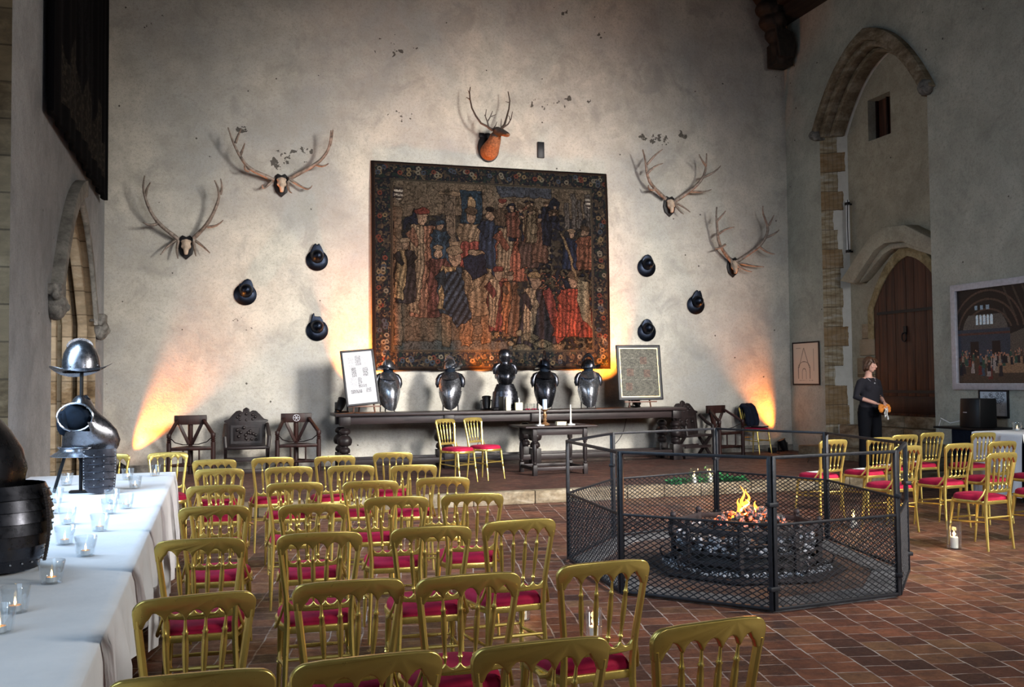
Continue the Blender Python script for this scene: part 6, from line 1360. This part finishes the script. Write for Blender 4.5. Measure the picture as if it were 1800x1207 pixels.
# ------------------------------------------------------------------ speaker stand, white table and wall things on the door side
t = thing('speaker_table', 'black draped stand against the wall carrying the loudspeaker', 'table', (10.72, 11.5, 0))
b = MB(); b.box((0, .04, .845), (.66, 1.22, .03)); b.build('tabletop', 'black_plastic', t, bevel=.004)
b = MB(); b.box((0, -.08, .415), (.58, .80, .83)); b.build('black_drape', 'dark_cloth', t, bevel=.01)
t = thing('loudspeaker', 'tall black loudspeaker with rounded front below the large painting', 'speaker', (10.66, 11.52, .862))
b = MB(); prf = [(-.17 + .0, -.20), (-.21, -.13), (-.225, 0), (-.21, .13), (-.17, .20), (.14, .20), (.14, -.20)]
b.prism(prf, 0, .42, XY(0), poly2=[(x * .97 + .01, y * .96) for x, y in prf]); b.build('cabinet', 'black_plastic', t, bevel=.012)
b = MB(); b.box((-.228, .02, .22), (.006, .07, .012)); b.build('name_badge', 'silver_frame', t)
b = MB(); b.tube([(-.05, .22, .1), (-.16, .40, .05), (-.2, .55, .12), (-.12, .64, .09), (-.12, .70, -.05), (-.05, .68, -.11)], .006, 6); b.build('cable', 'paper', t)
trestle(9.62, 10.36, 'trestle table under the white cloth on the door side', 9.66, 10.95, .87, None)
cloth('tablecloth', 11.0, 9.52, 9.58, 10.42, .885, .10, 'white linen cloth on the table beside the black loudspeaker stand', 5, end_near=True, side=-1)
votive(10.0, 10.15, .889, 'on the door-side white table, nearer the cloth corner', 1.4); votive(10.22, 10.05, .889, 'on the door-side white table, beside the other clear cup', 1.4)

# ------------------------------------------------------------------ the woman by the steps
HD = -.42
pw = thing('person', 'woman with bobbed brown hair in navy top and black trousers, looking aside, holding orange fabric', 'person', (9.93, 13.02, DZ), math.radians(4))
hr_ = Matrix.Rotation(math.radians(26), 3, 'Z') @ Matrix.Rotation(math.radians(10), 3, 'X'); HC = Vector((0, -.025, 1.645))
hp = lambda x, y, z: tuple(HC + hr_ @ Vector((x, y, z)))
b = MB()
b.ball(hp(0, .005, .02), (.074, .092, .098), 18, hr_); b.ball(hp(0, -.030, -.045), (.058, .062, .07), 16, hr_); b.ball(hp(0, -.055, -.088), (.027, .025, .022), 12, hr_)
b.tube([hp(0, -.088, .018), hp(0, -.106, -.012), hp(0, -.113, -.026)], [.009, .012, .015], 8); b.ball(hp(-.012, -.1, -.028), .010, 8); b.ball(hp(.012, -.1, -.028), .010, 8)
for s in (-1, 1): b.ball(hp(s * .074, .012, -.01), (.010, .020, .030), 10, hr_); b.ball(hp(s * .034, -.066, -.022), (.024, .022, .024), 10, hr_)
b.tube([hp(-.018, -.092, -.056), hp(0, -.098, -.053), hp(.018, -.092, -.056)], [.004, .007, .004], 6); b.tube([hp(-.016, -.090, -.066), hp(0, -.097, -.068), hp(.016, -.090, -.066)], [.004, .007, .004], 6)
b.tube([(0, .02, 1.40), (0, .01, 1.50), hp(0, .01, -.06)], [.07, .052, .05], 14)
b.tube([(-.15, .012, 1.385), (0, .015, 1.41), (.15, .012, 1.385)], [.045, .065, .045], 12)
b.tube([(0, .02, 1.38), (0, .0, 1.25), (0, .0, 1.10), (0, .0, .96), (0, .01, .86)], [.09, .13, .135, .155, .13], 16, flat=.72, ref=(0, 1, 0))
for s in (-1, 1):
    b.tube([(s * .09, .01, .90), (s * .10, -.005, .70), (s * .105, -.01, .50), (s * .11, .01, .30), (s * .11, .02, .09)], [.095, .08, .055, .052, .036], 12)
    b.tube([(s * .11, .03, .045), (s * .115, -.06, .035), (s * .12, -.15, .025)], [.035, .035, .028], 10)
    e = (s * .235, .035, 1.14); w_ = (s * .075, -.235, 1.035 + (.01 if s > 0 else 0))
    b.tube([(s * .155, .01, 1.365), (s * .205, .02, 1.26), e], [.040, .040, .036], 12); b.tube([e, tuple((Vector(e) * .5 + Vector(w_) * .5)), w_], [.038, .034, .024], 12)
    pv = Vector(w_); dr_ = Vector((-s * .45, -.85, -.28)).normalized(); sd = dr_.cross(Vector((0, 0, 1))).normalized()
    b.tube([pv, pv + dr_ * .04, pv + dr_ * .08], [.022, .030, .026], 10, flat=.6)
    for k in range(4):
        o0 = pv + dr_ * .075 + sd * (k - 1.5) * .017; L_ = (.062, .072, .068, .052)[k]
        b.tube([o0, o0 + dr_ * L_ * .45 + Vector((0, 0, -.008)), o0 + dr_ * L_ * .75 + Vector((0, 0, -.030)), o0 + dr_ * L_ * .72 + Vector((0, 0, -.050))], [.0095, .009, .0085, .007], 7)
    o0 = pv + dr_ * .03 + sd * (-s * .026); b.tube([o0, o0 + dr_ * .03 - sd * s * .012 + Vector((0, 0, -.01)), o0 + dr_ * .06 - sd * s * .010 + Vector((0, 0, -.022))], [.011, .0105, .009], 7)
remesh(b, 'body', 'skin', .0062, 3, pw)
b = MB()                                               # navy top with three-quarter sleeves
b.ball((0, .012, 1.39), (.15, .082, .062), 18)
b.tube([(0, .008, 1.37), (0, -.005, 1.28), (0, -.012, 1.18), (0, 0, 1.06), (0, .0, .97)], [.150, .172, .165, .165, .178], 20, flat=.78, ref=(0, 1, 0))
b.ball((-.075, -.075, 1.27), (.075, .07, .07), 12); b.ball((.075, -.075, 1.27), (.075, .07, .07), 12)
for s in (-1, 1):
    e = Vector((s * .240, .035, 1.135)); w_ = Vector((s * .075, -.235, 1.035)); b.tube([(s * .10, .01, 1.398), (s * .165, .01, 1.365), (s * .208, .02, 1.26), e, e.lerp(w_, .35)], [.052, .060, .056, .053, .047], 14)
remesh(b, 'knit_top', 'navy_cloth', .010, 3, pw)
b = MB()
b.tube([(0, .01, 1.02), (0, .012, .93), (0, .02, .84)], [.168, .19, .175], 18, flat=.80, ref=(0, 1, 0)); b.ball((0, .07, .90), (.15, .09, .10), 14)
for s in (-1, 1): b.tube([(s * .085, .015, .90), (s * .105, .005, .70), (s * .115, .0, .48), (s * .118, .01, .25), (s * .12, .01, .035)], [.115, .102, .085, .082, .092], 16)
remesh(b, 'trousers', 'black_trouser', .012, 3, pw)
for s in (-1, 1): b = MB(); b.tube([(s * .115, .06, .03), (s * .118, -.04, .032), (s * .122, -.13, .024), (s * .124, -.175, .02)], [.036, .04, .038, .022], 12, flat=.8); b.box((s * .116, .06, .012), (.05, .05, .024)); remesh(b, 'shoe', 'black_plastic', .008, 2, pw)
b = MB()                                               # chin-length bob with fringe
b.ball(hp(0, .022, .034), (.089, .100, .100), 18, hr_); b.ball(hp(0, .055, -.045), (.078, .058, .085), 16, hr_)
for s in (-1, 1):
    b.tube([hp(s * .066, -.028, .055), hp(s * .086, -.012, .0), hp(s * .084, .0, -.06), hp(s * .068, .0, -.095)], [.026, .030, .030, .018], 10); b.tube([hp(s * .062, .03, .05), hp(s * .086, .035, -.02), hp(s * .078, .04, -.085)], [.03, .034, .026], 10)
for k in range(7): u = -.055 + k * .0183; b.tube([hp(u * .7, -.05, .098), hp(u, -.086, .072), hp(u * 1.1, -.094, .042)], [.018, .014, .007], 8)
hair = remesh(b, 'hair', 'hair', .0065, 2, pw)
for s in (-1, 1):
    b = MB(); b.ball(hp(s * .030, -.083, .006), (.012, .007, .0065), 10, hr_); b.build('eye', 'paper', pw); b = MB(); b.ball(hp(s * .030, -.0885, .006), (.0055, .003, .0055), 8, hr_); b.build('iris', 'hair', pw)
    b = MB(); b.tube([hp(s * .018, -.090, .026), hp(s * .032, -.091, .031), hp(s * .047, -.084, .026)], [.002, .003, .002], 5); b.build('eyebrow', 'hair', pw)
b = MB(); b.tube([hp(-.018, -.0975, -.060), hp(0, -.1035, -.060), hp(.018, -.0975, -.060)], [.002, .0055, .002], 6); b.build('mouth', 'velvet', pw)
b = MB(); b.tube([(.07 * math.cos(a), -.03 - .08 * math.sin(a), 1.45 - .09 * math.sin(a)) for a in [k / 14 * PI for k in range(15)]], .0022, 5); b.ball((0, -.125, 1.352), .012, 8); b.build('necklace', 'silver_frame', pw)
b = MB(); b.tube([(.075 + .028 * math.cos(k / 12 * 2 * PI), -.23, 1.04 + .028 * math.sin(k / 12 * 2 * PI)) for k in range(13)], .004, 6); b.build('bracelet', 'black_plastic', pw)
# what she holds
MP = Matrix.Translation(pw.location) @ Matrix.Rotation(math.radians(4), 4, 'Z')
oc = thing('fabric_bow', 'bunched orange fabric with a black and white ribbon in the woman\'s hands', 'fabric'); oc.matrix_world = MP @ Matrix.Translation((0, -.325, .965))
b = MB()
for s in (-1, 1):
    for k in range(6): a = k / 6 * 2 * PI; b.ball((s * (.065 + .02 * math.cos(a)), .01 * math.sin(a * 2), -.005 + .04 * math.sin(a)), (.036, .030, .034), 8)
b.ball((0, 0, .01), .03, 8); remesh(b, 'orange_bunch', 'orange_fabric', .007, 1, oc)
b = MB()
for s, L_ in ((-1, .14), (1, .18)): b.grid(3, 10, lambda u, v: Vector((s * .012 + (u - .5) * .028 + s * .015 * v, -.038 - .01 * math.sin(v * 9), .0 - L_ * v)))
b.build('ribbon_tail', 'ribbon', oc, solid=.0015)
